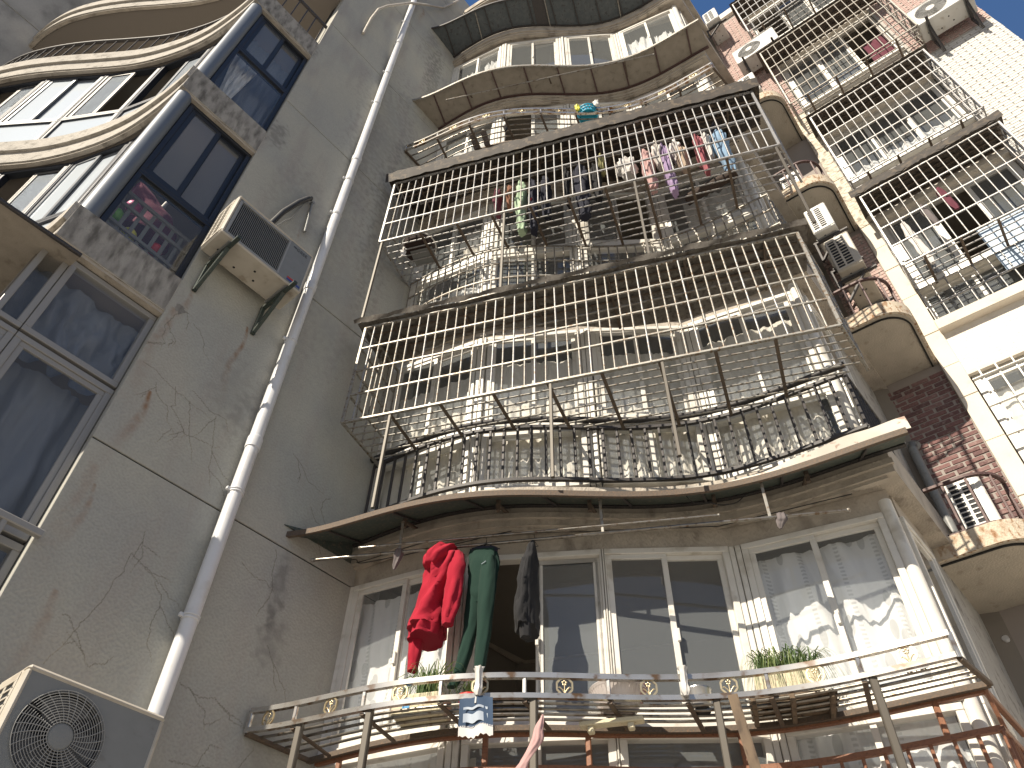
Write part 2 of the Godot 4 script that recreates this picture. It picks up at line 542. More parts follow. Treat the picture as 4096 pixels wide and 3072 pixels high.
func make_materials() -> void:
	M_weave = relief(3, 0.3, 256, 2.0, 2)
	M_grain = relief(4, 0.12, 512, 3.0, 5)
	var wi := wall_image()
	var m := mat("stucco_end_wall", Color.WHITE, 0.93)
	m.albedo_color = Color.WHITE
	m.albedo_texture = wi[0]
	m.uv1_scale = Vector3(1 / 3.4, 1 / 16.0, 1)
	m.uv1_offset = Vector3(3.2 / 3.4, 18.0 / 16.0, 0)
	bump(m, wi[1], 0.3)
	m = mat("stucco_bay", Color.WHITE, 0.93)
	tex(m, mottle(21, 0.012, 512, Color(0.47, 0.42, 0.355), Color(0.37, 0.33, 0.28), Color(0.24, 0.21, 0.175), 0.70, 0.14, 0.08), 1.8, 2.2)
	bump(m, M_grain, 0.5)
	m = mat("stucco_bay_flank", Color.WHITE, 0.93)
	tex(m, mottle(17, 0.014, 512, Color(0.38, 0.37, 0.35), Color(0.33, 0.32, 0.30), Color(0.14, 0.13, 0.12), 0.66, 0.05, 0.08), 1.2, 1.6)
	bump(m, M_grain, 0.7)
	m = mat("stucco_grey", Color.WHITE, 0.93)
	tex(m, mottle(18, 0.012, 256, Color(0.40, 0.39, 0.37), Color(0.33, 0.325, 0.31), Color(0.22, 0.215, 0.205), 0.68, 0.14, 0.1), 1.8, 2.0)
	m = mat("stucco_ledge", Color.WHITE, 0.94)
	tex(m, mottle(19, 0.014, 512, Color(0.46, 0.43, 0.385), Color(0.39, 0.365, 0.325), Color(0.25, 0.23, 0.20), 0.68, 0.12, 0.1), 1.4, 1.2)
	bump(m, M_grain, 1.0)
	m = mat("stucco_pier", Color.WHITE, 0.92)
	tex(m, mottle(16, 0.014, 256, Color(0.70, 0.635, 0.545), Color(0.66, 0.595, 0.50), Color(0.56, 0.49, 0.40), 0.76, 0.08, 0.05), 1.2, 1.5)
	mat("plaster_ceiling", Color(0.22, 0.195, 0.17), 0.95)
	mat("iron_grey", Color(0.10, 0.088, 0.072), 0.55, 0.3)
	mat("grille_mid", Color(0.30, 0.30, 0.29), 0.5, 0.1)
	mat("panel_blue", Color(0.36, 0.47, 0.60), 0.5)
	m = mat("stucco_dirty", Color.WHITE, 0.95)
	tex(m, mottle(22, 0.012, 512, Color(0.38, 0.36, 0.325), Color(0.27, 0.255, 0.235), Color(0.12, 0.112, 0.10), 0.60, 0.16, 0.1), 0.55, 5.0)
	bump(m, M_grain, 0.8)
	m = mat("stucco_cream", Color.WHITE, 0.93)
	tex(m, mottle(23, 0.012, 512, Color(0.74, 0.69, 0.61), Color(0.71, 0.66, 0.575), Color(0.62, 0.565, 0.48), 0.76, 0.1, 0.05), 1.6, 1.5)
	bump(m, M_grain, 0.7)
	m = mat("stucco_platform", Color.WHITE, 0.93)
	tex(m, mottle(24, 0.012, 512, Color(0.44, 0.395, 0.33), Color(0.40, 0.36, 0.30), Color(0.33, 0.29, 0.235), 0.74, 0.1, 0.05), 1.6)
	bump(m, M_grain, 0.4)
	m = mat("fascia_rusty", Color.WHITE, 0.93)
	tex(m, mottle(25, 0.02, 512, Color(0.56, 0.49, 0.39), Color(0.50, 0.42, 0.32), Color(0.27, 0.145, 0.07), 0.60, 0.10, 0.1), 0.7, 2.4)
	bump(m, M_grain, 0.7)
	m = mat("peeling_pier", Color.WHITE, 0.95)
	tex(m, mottle(26, 0.014, 512, Color(0.66, 0.59, 0.49), Color(0.62, 0.55, 0.45), Color(0.27, 0.24, 0.195), 0.54, 0.015, 0.06), 0.9)
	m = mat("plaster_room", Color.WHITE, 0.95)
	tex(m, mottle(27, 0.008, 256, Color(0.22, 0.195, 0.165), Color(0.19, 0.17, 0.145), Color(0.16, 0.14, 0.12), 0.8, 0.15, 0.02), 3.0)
	m = mat("paving", Color.WHITE, 0.95)
	tex(m, mottle(28, 0.02, 512, Color(0.29, 0.275, 0.25), Color(0.25, 0.24, 0.22), Color(0.19, 0.18, 0.165), 0.70, 0.1, 0.1), 3.0)
	m = mat("pvc_white", Color.WHITE, 0.42)
	tex(m, mottle(29, 0.012, 256, Color(0.70, 0.68, 0.63), Color(0.66, 0.635, 0.58), Color(0.50, 0.465, 0.40), 0.74, 0.12, 0.02), 1.0)
	m = mat("pvc_pipe", Color.WHITE, 0.38)
	tex(m, mottle(30, 0.012, 256, Color(0.66, 0.665, 0.68), Color(0.62, 0.62, 0.62), Color(0.52, 0.50, 0.47), 0.8, 0.1, 0.02), 1.2)
	m = mat("stainless", Color.WHITE, 0.5, 0.35)
	tex(m, mottle(31, 0.03, 512, Color(0.30, 0.29, 0.265), Color(0.25, 0.235, 0.205), Color(0.16, 0.10, 0.055), 0.62, 0.06, 0.05), 0.8)
	m = mat("stainless_bright", Color.WHITE, 0.45, 0.35)
	tex(m, mottle(32, 0.03, 512, Color(0.34, 0.34, 0.34), Color(0.29, 0.285, 0.28), Color(0.20, 0.15, 0.11), 0.66, 0.06, 0.04), 0.8)
	m = mat("stainless_rack", Color.WHITE, 0.24, 0.8)
	tex(m, mottle(33, 0.008, 512, Color(0.56, 0.545, 0.52), Color(0.47, 0.445, 0.40), Color(0.24, 0.14, 0.075), 0.62, 0.10, 0.04), 0.9)
	m = mat("stainless_dull", Color.WHITE, 0.3, 0.85)
	tex(m, mottle(39, 0.03, 256, Color(0.30, 0.285, 0.26), Color(0.24, 0.22, 0.19), Color(0.14, 0.09, 0.055), 0.64, 0.08, 0.05), 0.7)
	m = mat("iron_rusty", Color.WHITE, 0.75, 0.2)
	tex(m, mottle(34, 0.04, 512, Color(0.10, 0.078, 0.06), Color(0.13, 0.10, 0.078), Color(0.20, 0.115, 0.06), 0.66, 0.08, 0.15), 0.4)
	m = mat("iron_black", Color.WHITE, 0.6, 0.1)
	tex(m, mottle(35, 0.06, 256, Color(0.035, 0.034, 0.036), Color(0.055, 0.05, 0.05), Color(0.12, 0.09, 0.07), 0.68, 0.05, 0.3), 0.3)
	m = mat("iron_brown_paint", Color.WHITE, 0.55)
	tex(m, mottle(36, 0.06, 256, Color(0.26, 0.115, 0.06), Color(0.22, 0.095, 0.05), Color(0.13, 0.055, 0.035), 0.66, 0.06, 0.15), 0.4)
	m = mat("iron_maroon", Color.WHITE, 0.6, 0.1)
	tex(m, mottle(37, 0.06, 256, Color(0.075, 0.04, 0.038), Color(0.10, 0.055, 0.05), Color(0.17, 0.12, 0.11), 0.68, 0.06, 0.2), 0.4)
	m = mat("steel_green", Color.WHITE, 0.6, 0.2)
	tex(m, mottle(38, 0.06, 256, Color(0.035, 0.055, 0.048), Color(0.05, 0.065, 0.058), Color(0.14, 0.10, 0.07), 0.68, 0.05, 0.2), 0.3)
	mat("frame_navy", Color(0.022, 0.026, 0.036), 0.45, 0.2)
	mat("frame_grey", Color(0.30, 0.29, 0.275), 0.5, 0.2)
	mat("frame_sash", Color(0.13, 0.14, 0.155), 0.45, 0.3)
	glass("glass_clear", Color(0.80, 0.86, 0.88), 0.02)
	M["glass_clear"].metallic = 0.02
	M["glass_clear"].metallic_specular = 0.6
	m = mat("column_blue", Color(0.13, 0.15, 0.18), 0.45, 0.1)
	glass("glass", Color(0.80, 0.86, 0.88), 0.03)
	m = mat("glass_frosted", Color(0.60, 0.66, 0.72), 0.12)
	m.metallic = 0.1
	glass("glass_dusty", Color(0.62, 0.64, 0.62), 0.2)
	m = mat("sheet_green", Color.WHITE, 0.75)
	tex(m, mottle(40, 0.03, 512, Color(0.05, 0.07, 0.06), Color(0.07, 0.085, 0.075), Color(0.16, 0.13, 0.10), 0.66, 0.05, 0.2), 0.8)
	m = mat("sheet_peeling", Color.WHITE, 0.85)
	tex(m, mottle(41, 0.014, 512, Color(0.58, 0.545, 0.48), Color(0.52, 0.485, 0.42), Color(0.25, 0.10, 0.055), 0.66, 0.02, 0.06), 1.3)
	m = mat("sheet_beige", Color.WHITE, 0.85)
	tex(m, mottle(42, 0.02, 512, Color(0.30, 0.265, 0.22), Color(0.26, 0.23, 0.19), Color(0.21, 0.18, 0.145), 0.7, 0.1, 0.1), 1.5)
	m = mat("sheet_slate", Color.WHITE, 0.8)
	tex(m, mottle(43, 0.02, 512, Color(0.075, 0.088, 0.095), Color(0.10, 0.11, 0.115), Color(0.05, 0.05, 0.05), 0.68, 0.08, 0.15), 1.2)
	m = mat("sheet_bitumen", Color.WHITE, 0.75)
	tex(m, mottle(44, 0.012, 512, Color(0.038, 0.03, 0.024), Color(0.028, 0.022, 0.018), Color(0.12, 0.09, 0.06), 0.64, 0.08, 0.1), 0.9)
	m = mat("sheet_cage_roof", Color.WHITE, 0.8)
	tex(m, mottle(45, 0.04, 256, Color(0.16, 0.145, 0.125), Color(0.12, 0.105, 0.09), Color(0.07, 0.055, 0.045), 0.62, 0.08, 0.15), 0.8)
	m = mat("corrugated_dark", Color.WHITE, 0.7)
	tex(m, mottle(46, 0.04, 256, Color(0.10, 0.085, 0.07), Color(0.075, 0.062, 0.052), Color(0.15, 0.12, 0.10), 0.66, 0.08, 0.15), 0.7)
	for k in 4:
		var a: Color = [Color(0.16, 0.085, 0.08), Color(0.20, 0.105, 0.098), Color(0.14, 0.078, 0.075), Color(0.23, 0.135, 0.125)][k]
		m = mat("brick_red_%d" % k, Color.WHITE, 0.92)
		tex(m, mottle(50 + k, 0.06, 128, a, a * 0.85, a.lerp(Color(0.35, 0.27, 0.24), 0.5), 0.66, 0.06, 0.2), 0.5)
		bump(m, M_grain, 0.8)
		var w: Color = [Color(0.62, 0.61, 0.58), Color(0.585, 0.575, 0.545), Color(0.645, 0.635, 0.61), Color(0.56, 0.54, 0.505)][k]
		m = mat("brick_white_%d" % k, Color.WHITE, 0.9)
		tex(m, mottle(60 + k, 0.04, 128, w, w * 0.95, Color(0.52, 0.45, 0.41), 0.76, 0.04, 0.05), 0.6)
		bump(m, M_grain, 0.6)
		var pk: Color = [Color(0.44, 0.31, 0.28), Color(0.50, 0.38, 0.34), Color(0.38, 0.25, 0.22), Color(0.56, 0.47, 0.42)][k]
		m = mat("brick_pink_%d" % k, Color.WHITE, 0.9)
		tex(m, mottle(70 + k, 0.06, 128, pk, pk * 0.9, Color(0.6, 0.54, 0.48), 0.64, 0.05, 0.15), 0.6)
	mat("mortar", Color(0.30, 0.265, 0.24), 0.95)
	mat("mortar_white", Color(0.42, 0.40, 0.37), 0.95)
	m = mat("casing_white", Color.WHITE, 0.45)
	tex(m, mottle(80, 0.012, 256, Color(0.66, 0.65, 0.62), Color(0.62, 0.605, 0.57), Color(0.48, 0.44, 0.38), 0.76, 0.1, 0.03), 0.7)
	m = mat("casing_beige", Color.WHITE, 0.55)
	tex(m, mottle(81, 0.012, 256, Color(0.50, 0.46, 0.395), Color(0.45, 0.41, 0.345), Color(0.33, 0.28, 0.22), 0.74, 0.12, 0.03), 0.7)
	m = mat("casing_grey", Color.WHITE, 0.45)
	tex(m, mottle(82, 0.02, 256, Color(0.22, 0.225, 0.22), Color(0.205, 0.21, 0.205), Color(0.17, 0.165, 0.155), 0.76, 0.06, 0.03), 0.6)
	mat("grille_dark", Color(0.03, 0.031, 0.034), 0.5, 0.2)
	mat("coil_dark", Color(0.02, 0.022, 0.026), 0.7, 0.3)
	mat("fan_blade", Color(0.10, 0.10, 0.10), 0.5)
	mat("rubber", Color(0.02, 0.02, 0.02), 0.6)
	mat("print_dark", Color(0.06, 0.07, 0.08), 0.6)
	mat("print_blue", Color(0.03, 0.06, 0.25), 0.6)
	mat("print_red", Color(0.45, 0.05, 0.04), 0.6)
	cloth("cloth_red", Color(0.33, 0.004, 0.022))
	cloth("cloth_green", Color(0.004, 0.027, 0.018))
	cloth("cloth_charcoal", Color(0.013, 0.013, 0.015))
	cloth("cloth_navy", Color(0.015, 0.016, 0.03))
	cloth("cloth_mint", Color(0.42, 0.55, 0.38), 0.3)
	cloth("cloth_pink", Color(0.48, 0.30, 0.29), 0.2)
	cloth("cloth_rose", Color(0.34, 0.10, 0.12), 0.2)
	cloth("cloth_lilac", Color(0.33, 0.24, 0.40), 0.2)
	cloth("cloth_blue", Color(0.22, 0.34, 0.48), 0.2)
	cloth("cloth_white", Color(0.66, 0.63, 0.60), 0.4)
	cloth("cloth_sand", Color(0.42, 0.33, 0.25), 0.2)
	cloth("cloth_olive", Color(0.36, 0.34, 0.16), 0.2)
	cloth("cloth_maroon", Color(0.13, 0.03, 0.05))
	cloth("basin_brown", Color(0.035, 0.022, 0.018))
	cloth("cloth_brown", Color(0.28, 0.13, 0.08))
	cloth("cloth_rag", Color(0.15, 0.13, 0.13))
	cloth("cloth_towel", Color(0.045, 0.075, 0.13))
	cloth("cloth_towel_light", Color(0.40, 0.45, 0.52))
	cloth("curtain_slate", Color(0.15, 0.165, 0.19), 0.15)
	m = cloth("curtain_sheer", Color(0.66, 0.665, 0.655), 0.3)
	m = cloth("curtain_cream", Color(0.66, 0.63, 0.56), 0.25)
	m = cloth("curtain_pattern", Color(0.66, 0.62, 0.54), 0.25)
	m.albedo_texture = leaf_print()
	m.albedo_color = Color.WHITE
	m.uv1_triplanar = false
	m.uv1_scale = Vector3(1, 1, 1)
	m.normal_enabled = false
	m = cloth("curtain_dots", Color(0.68, 0.68, 0.68), 0.3)
	m.albedo_texture = dot_print()
	m.albedo_color = Color.WHITE
	m.uv1_triplanar = false
	m.uv1_scale = Vector3(1, 1, 1)
	m.normal_enabled = false
	mat("leaf_green", Color(0.075, 0.125, 0.04), 0.6).backlight_enabled = true
	M["leaf_green"].backlight = Color(0.16, 0.26, 0.08)
	mat("leaf_pale", Color(0.15, 0.19, 0.06), 0.6).backlight_enabled = true
	M["leaf_pale"].backlight = Color(0.28, 0.34, 0.12)
	m = mat("planter_cream", Color.WHITE, 0.8)
	tex(m, mottle(90, 0.04, 256, Color(0.62, 0.56, 0.40), Color(0.58, 0.52, 0.37), Color(0.40, 0.31, 0.2), 0.72, 0.06, 0.1), 0.4)
	m = mat("wood_old", Color.WHITE, 0.85)
	tex(m, mottle(91, 0.02, 256, Color(0.16, 0.115, 0.075), Color(0.12, 0.085, 0.058), Color(0.07, 0.05, 0.035), 0.64, 0.1, 0.1), 0.4, 3.0)
	m = mat("bark", Color.WHITE, 0.95)
	tex(m, mottle(92, 0.08, 256, Color(0.065, 0.045, 0.035), Color(0.10, 0.07, 0.055), Color(0.03, 0.022, 0.02), 0.55, 0.08, 0.3), 0.25)
	bump(m, M_grain, 2.0)
	mat("soil", Color(0.03, 0.022, 0.016), 0.95)
	mat("plastic_blue", Color(0.01, 0.25, 0.55), 0.4)
	mat("plastic_cyan", Color(0.02, 0.42, 0.62), 0.4)
	mat("plastic_yellow", Color(0.65, 0.60, 0.05), 0.4)
	mat("plastic_green", Color(0.20, 0.5, 0.08), 0.4)
	mat("plastic_red", Color(0.5, 0.03, 0.03), 0.4)
	mat("plastic_pink", Color(0.5, 0.10, 0.25), 0.4)
	mat("plastic_grey", Color(0.15, 0.145, 0.125), 0.5)
	m = mat("strainer", Color(0.62, 0.57, 0.55), 0.35)
	mat("steel_pot", Color(0.55, 0.54, 0.53), 0.3, 0.8)
	mat("shoe_white", Color(0.62, 0.60, 0.57), 0.7)
	mat("gold_brass", Color(0.60, 0.50, 0.32), 0.32, 0.8)
	mat("void_dark", Color(0.02, 0.02, 0.02), 0.95)
	mat("tape_clear", Color(0.6, 0.58, 0.55), 0.25)
	mat("car_olive", Color(0.16, 0.19, 0.10), 0.6)

# cream curtain cloth with small pale leaves (a print)
func leaf_print() -> ImageTexture:
	var n := 256
	var im := Image.create(n, n, false, Image.FORMAT_RGB8)
	im.fill(lin(0.72, 0.69, 0.62))
	rng.seed = 77
	for k in 60:
		var c := Vector2(rng.randf() * n, rng.randf() * n)
		var a := rng.randf() * TAU
		for i in range(-9, 10):
			for j in range(-4, 5):
				var d := Vector2(i / 9.0, j / 4.0).length()
				if d < 1.0 and d > 0.55:
					var p := c + Vector2(i, j).rotated(a)
					im.set_pixel(posmod(int(p.x), n), posmod(int(p.y), n), lin(0.80, 0.78, 0.73))
	return ImageTexture.create_from_image(im)

# white sheer with grey dots and stitched bands (a print)
func dot_print() -> ImageTexture:
	var n := 512
	var im := Image.create(n, n, false, Image.FORMAT_RGB8)
	im.fill(lin(0.68, 0.69, 0.69))
	rng.seed = 78
	for k in 26:
		var c := Vector2(rng.randf() * n, rng.randf() * n)
		var rr := rng.randf_range(9, 17)
		for i in range(-18, 19):
			for j in range(-24, 25):
				if Vector2(i, j * 0.75).length() < rr:
					im.set_pixel(posmod(int(c.x) + i, n), posmod(int(c.y) + j, n), lin(0.47, 0.475, 0.475))
	for b in [60, 190, 320, 450]:
		for j in n:
			if j % 8 < 4:
				for i in 16:
					im.set_pixel(b + i, j, lin(0.50, 0.505, 0.505))
	return ImageTexture.create_from_image(im)

# ---------------------------------------------------------------- the wavy bay
const FV := [[0.10, -0.30], [1.20, -0.12], [2.27, -0.28], [3.28, -0.50], [4.43, -0.33]]
const SIDE := Vector2(0.409, -0.913)

func bp(u: float) -> float:
	return -0.19 + 0.19 * cos(PI * (u - 1.2) / 2.0)

# fittings that stand well out flare towards the end wall
func ev(u: float, o: float) -> float:
	return bp(u) + o + (o * 0.4 * exp(-(maxf(u, -0.25) + 0.2) / 0.55) if o > 0.1 else 0.0)

# points along the bay at offset o from its edge, from wall (or u0) to u1
func curve(o: float, y: float, u0: float, u1: float, n := 40) -> PackedVector3Array:
	var p := PackedVector3Array()
	for i in n + 1:
		var u := lerpf(u0, u1, float(i) / n)
		p.append(Vector3(u, y, ev(u, o)))
	return p

func wall_u(v: float) -> float:
	return 0.03 - 0.448 * v

func window(parent, a: Vector2, b: Vector2, y0: float, y1: float, n: int, fm: Material, gm: Material, fw := 0.045, sash := true, open := -1, called := "window", sw := 0.042, fl := -1.0, fr := -1.0) -> MeshInstance3D:
	if fl < 0.0:
		fl = fw
	if fr < 0.0:
		fr = fw
	var l := (b - a).length()
	var x := Vector3(b.x - a.x, 0, b.y - a.y) / l
	var xf := Transform3D(Basis(x, Vector3.UP, x.cross(Vector3.UP)), Vector3(a.x, y0, a.y))
	var h := y1 - y0
	var st := S()
	cbox(st, Vector3(0, 0, -0.04), Vector3(l, fw, 0.04), 0.004)
	cbox(st, Vector3(0, h - fw, -0.04), Vector3(l, h, 0.04), 0.004)
	cbox(st, Vector3(0, fw, -0.038), Vector3(fl, h - fw, 0.038), 0.004)
	cbox(st, Vector3(l - fr, fw, -0.038), Vector3(l, h - fw, 0.038), 0.004)
	var o := put(parent, called, st.commit(), fm, xf)
	var w := (l - fl - fr) / n
	for i in n:
		var x0 := fl + w * i
		var x1 := x0 + w
		var z := 0.014 if i % 2 == 0 else -0.016
		if i == open:
			# the sash is slid behind its neighbour
			var dx := w * 0.93 * (1.0 if i == 0 else -1.0)
			x0 += dx
			x1 += dx
			z = -0.016 if i % 2 == 0 else 0.014
		var sx0 := x0 - (0.018 if i > 0 and sash else 0.0)
		var sx1 := x1 + (0.018 if i < n - 1 and sash else 0.0)
		if sash:
			st = S()
			cbox(st, Vector3(sx0, fw, z - 0.013), Vector3(sx1, fw + sw, z + 0.013), 0.003)
			cbox(st, Vector3(sx0, h - fw - sw, z - 0.013), Vector3(sx1, h - fw, z + 0.013), 0.003)
			cbox(st, Vector3(sx0, fw + sw, z - 0.012), Vector3(sx0 + sw, h - fw - sw, z + 0.012), 0.003)
			cbox(st, Vector3(sx1 - sw, fw + sw, z - 0.012), Vector3(sx1, h - fw - sw, z + 0.012), 0.003)
			put(o, "sash", st.commit(), fm)
		elif i > 0:
			st = S()
			cbox(st, Vector3(x0 - sw / 2, fw, -0.03), Vector3(x0 + sw / 2, h - fw, 0.03), 0.003)
			put(o, "mullion", st.commit(), fm)
		var ins := sw * 0.8 if sash else 0.0
		st = S()
		quad(st, Vector3(sx0 + ins, fw + ins, z), Vector3(sx1 - ins, fw + ins, z), Vector3(sx1 - ins, h - fw - ins, z), Vector3(sx0 + ins, h - fw - ins, z), Vector3.BACK)
		put(o, "pane", st.commit(), gm)
	return o

func handle_on(w: MeshInstance3D, x: float, y: float) -> void:
	var st := S()
	cbox(st, Vector3(x - 0.012, y - 0.05, 0.02), Vector3(x + 0.012, y + 0.05, 0.045), 0.004)
	put(w, "handle", st.commit(), M["pvc_white"])

# a gathered curtain hung behind a window, from a to b in plan
func curtain(label: String, f: Transform3D, a: Vector2, b: Vector2, y0: float, y1: float, m: Material, folds: float, amp: float, seed_ := 1, group := "", pinch := 1.0, hem := 0.0) -> Node3D:
	var t := thing("curtain", label, "curtain", f, Vector3((a.x + b.x) / 2, y0, (a.y + b.y) / 2), group)
	var fn := FastNoiseLite.new()
	fn.seed = seed_
	fn.frequency = 1.3
	var l := (b - a).length()
	var d := (b - a) / l
	var nrm := Vector2(d.y, -d.x)
	if f == FB and nrm.y < 0:
		nrm = -nrm
	var nx := int(maxf(24, folds * 10))
	var ny := 14
	var g := []
	for j in ny + 1:
		var tv := float(j) / ny
		var line := []
		for i in nx + 1:
			var tu := float(i) / nx
			var wide := lerpf(1.0, pinch, tv)
			var tx := 0.5 + (tu - 0.5) * wide
			var w := sin(tu * folds * TAU + fn.get_noise_2d(tu * 3.0, tv * 1.2) * 4.0) * amp * (0.45 + 0.55 * tv) + fn.get_noise_2d(tu * 6.0 + 9.0, tv * 3.0) * amp * 0.8
			var y := lerpf(y1, y0 + hem * sin(tu * 9.0 + seed_), tv)
			var p := a + d * l * tx + nrm * w
			line.append(Vector3(p.x, y, p.y))
		g.append(line)
	var st := S()
	sheet(st, g)
	put(t, "cloth", st.commit(), m)
	return t

func bay_building() -> void:
	var t := thing("apartment_building", "middle apartment block with wavy stacked bay of white windows", "building", FB, V3)
	# floor slabs with their curved edges
	var lv := [[2.42, 2.86], [5.40, 5.80], [8.14, 8.58], [10.98, 11.42], [13.86, 14.3], [17.02, 17.5], [19.9, 20.3]]
	for s in lv:
		var poly := PackedVector2Array()
		for i in 31:
			var u := lerpf(0.08, 4.52, i / 30.0)
			poly.append(Vector2(u, bp(u)))
		poly.append(Vector2(4.52, bp(4.52)) + SIDE * 2.25)
		poly.append(Vector2(0.12, bp(0.05)) + SIDE * 2.3)
		var st := S()
		prism(st, poly, s[0], s[1])
		put(t, "floor_slab", st.commit(), M["stucco_bay"])
		var cp := PackedVector2Array()
		for v in FV:
			cp.append(Vector2(v[0], v[1] - 0.06))
		cp.append(Vector2(4.3, -0.4) + SIDE * 2.0)
		cp.append(Vector2(0.3, -0.35) + SIDE * 2.0)
		st = S()
		prism(st, cp, s[0] - 0.012, s[0] - 0.004)
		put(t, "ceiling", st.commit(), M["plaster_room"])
		# drip moulding along the slab edge
		st = S()
		sweep(st, curve(0.012, s[0] + 0.085, 0.05, 4.53), 0.03, 0.05)
		put(t, "edge_moulding", st.commit(), M["stucco_bay"])
		st = S()
		sweep(st, curve(-0.05, s[0] - 0.012, 0.1, 4.47), 0.05, 0.03)
		put(t, "drip_edge", st.commit(), M["stucco_bay"])
	# walls behind and beside
	var st2 := S()
	var pb := Vector2(5.2, bp(4.52)) + SIDE * 2.2
	var pa := Vector2(-0.4, bp(0.05)) + SIDE * 2.25
	prism(st2, PackedVector2Array([pa, pb, pb + SIDE * 0.2, pa + SIDE * 0.2]), 0.0, 20.3)
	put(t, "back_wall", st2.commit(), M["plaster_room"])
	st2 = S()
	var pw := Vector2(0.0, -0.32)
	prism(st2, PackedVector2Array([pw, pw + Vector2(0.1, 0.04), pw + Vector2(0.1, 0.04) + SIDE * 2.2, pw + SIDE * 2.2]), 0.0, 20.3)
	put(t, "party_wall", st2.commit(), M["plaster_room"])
	# right flank: stucco beyond the side window
	var s0 := Vector2(4.45, -0.3) + SIDE * 0.72
	var s1 := Vector2(4.45, -0.3) + SIDE * 2.05
	var nn := Vector2(0.913, 0.409)
	for s in lv.size() - 1:
		var y0: float = lv[s][1]
		var y1: float = lv[s + 1][0]
		st2 = S()
		prism(st2, PackedVector2Array([s0, s1 + SIDE * 0.1, s1 + SIDE * 0.1 - nn * 0.18, s0 - nn * 0.18]), y0, y1)
		put(t, "flank_wall", st2.commit(), M["stucco_bay_flank"])
	st2 = S()
	prism(st2, PackedVector2Array([s1 + nn * 0.05, s1 + nn * 0.05 + SIDE * 0.16, s1 - nn * 0.2 + SIDE * 0.16, s1 - nn * 0.2]), 0.0, 20.3)
	put(t, "flank_pier", st2.commit(), M["stucco_bay"])
	# storeys: [sill of the upper windows, head, floor, glass of the sill storey]
	var fl := [[3.84, 5.2, 2.95], [6.63, 7.98, 5.86], [9.62, 10.82, 8.62], [12.46, 13.74, 11.46], [15.35, 16.9, 14.34]]
	for k in fl.size():
		var y0: float = fl[k][0]
		var y1: float = fl[k][1]
		var yf: float = fl[k][2]
		for i in 4:
			var a := Vector2(FV[i][0], FV[i][1])
			var b := Vector2(FV[i + 1][0], FV[i + 1][1])
			var d := (b - a).normalized()
			a += d * 0.055
			b -= d * 0.055
			if k == 0 and i == 1:
				b += d * 0.043
			if k == 0 and i == 2:
				a -= d * 0.043
			var open := -1
			var n := 2
			if k == 0 and i == 1:
				open = 0
			if k == 3 and i == 1:
				open = 0
			if k == 2 and i == 2:
				open = 1
			var w := window(t, a, b, y0, y1, n, M["pvc_white"], M["glass"], 0.05, true, open, "window", 0.042, 0.012 if k == 0 and i == 2 else -1.0, 0.012 if k == 0 and i == 1 else -1.0)
			handle_on(w, (b - a).length() * 0.5, (y1 - y0) * 0.45)
			window(t, a, b, yf, y0 - 0.07, 1 if (i + k) % 2 == 0 else 2, M["pvc_white"], M["glass"], 0.05, false)
			# transom between them
			var x3 := Vector3(d.x, 0, d.y)
			var xf := Transform3D(Basis(x3, Vector3.UP, x3.cross(Vector3.UP)), Vector3(a.x, y0 - 0.068, a.y))
			var st := S()
			cbox(st, Vector3(-0.02, 0, -0.045), Vector3((b - a).length() + 0.02, 0.066, 0.052), 0.004)
			put(t, "transom", st.commit(), M["pvc_white"], xf)
			st = S()
			var y2: float = lv[k + 1][0]
			box(st, Vector3(-0.09, y1 - y0 + 0.068, -0.05), Vector3((b - a).length() + 0.09, y2 - y0 + 0.066, 0.02))
			put(t, "lintel", st.commit(), M["stucco_bay"], xf)
		for i in range(0, 4):
			var st := S()
			var p := Vector2(FV[i][0], FV[i][1])
			var ww := 0.045 if i > 0 else 0.05
			if k == 0 and i == 2:
				ww = 0.014
			cbox(st, Vector3(p.x - ww, yf, p.y - 0.05), Vector3(p.x - 0.003, y1, p.y + 0.042), 0.006)
			cbox(st, Vector3(p.x + 0.003, yf, p.y - 0.05), Vector3(p.x + ww, y1, p.y + 0.045), 0.006)
			put(t, "corner_post", st.commit(), M["pvc_white"])
		var stc := S()
		tube(stc, pv([Vector3(4.42, yf - 0.04, -0.33), Vector3(4.42, y1 + 0.1, -0.33)]), 0.05, 20)
		put(t, "corner_column", stc.commit(), M["pvc_white"])
		# side window of the flank
		var sa := Vector2(4.45, -0.33) + SIDE * 0.08
		var sb := Vector2(4.45, -0.33) + SIDE * 0.72
		window(t, sa, sb, y0, y1, 1, M["pvc_white"], M["glass"], 0.05, true)
		window(t, sa, sb, yf, y0 - 0.01, 1, M["pvc_white"], M["glass"], 0.05, false)
		stc = S()
		box(stc, Vector3(0, 0, -0.05), Vector3(0.76, lv[k + 1][0] - y1, 0.02))
		var x4 := Vector3(SIDE.x, 0, SIDE.y)
		put(t, "lintel", stc.commit(), M["stucco_bay"], Transform3D(Basis(x4, Vector3.UP, x4.cross(Vector3.UP)), Vector3(sa.x, y1, sa.y)))

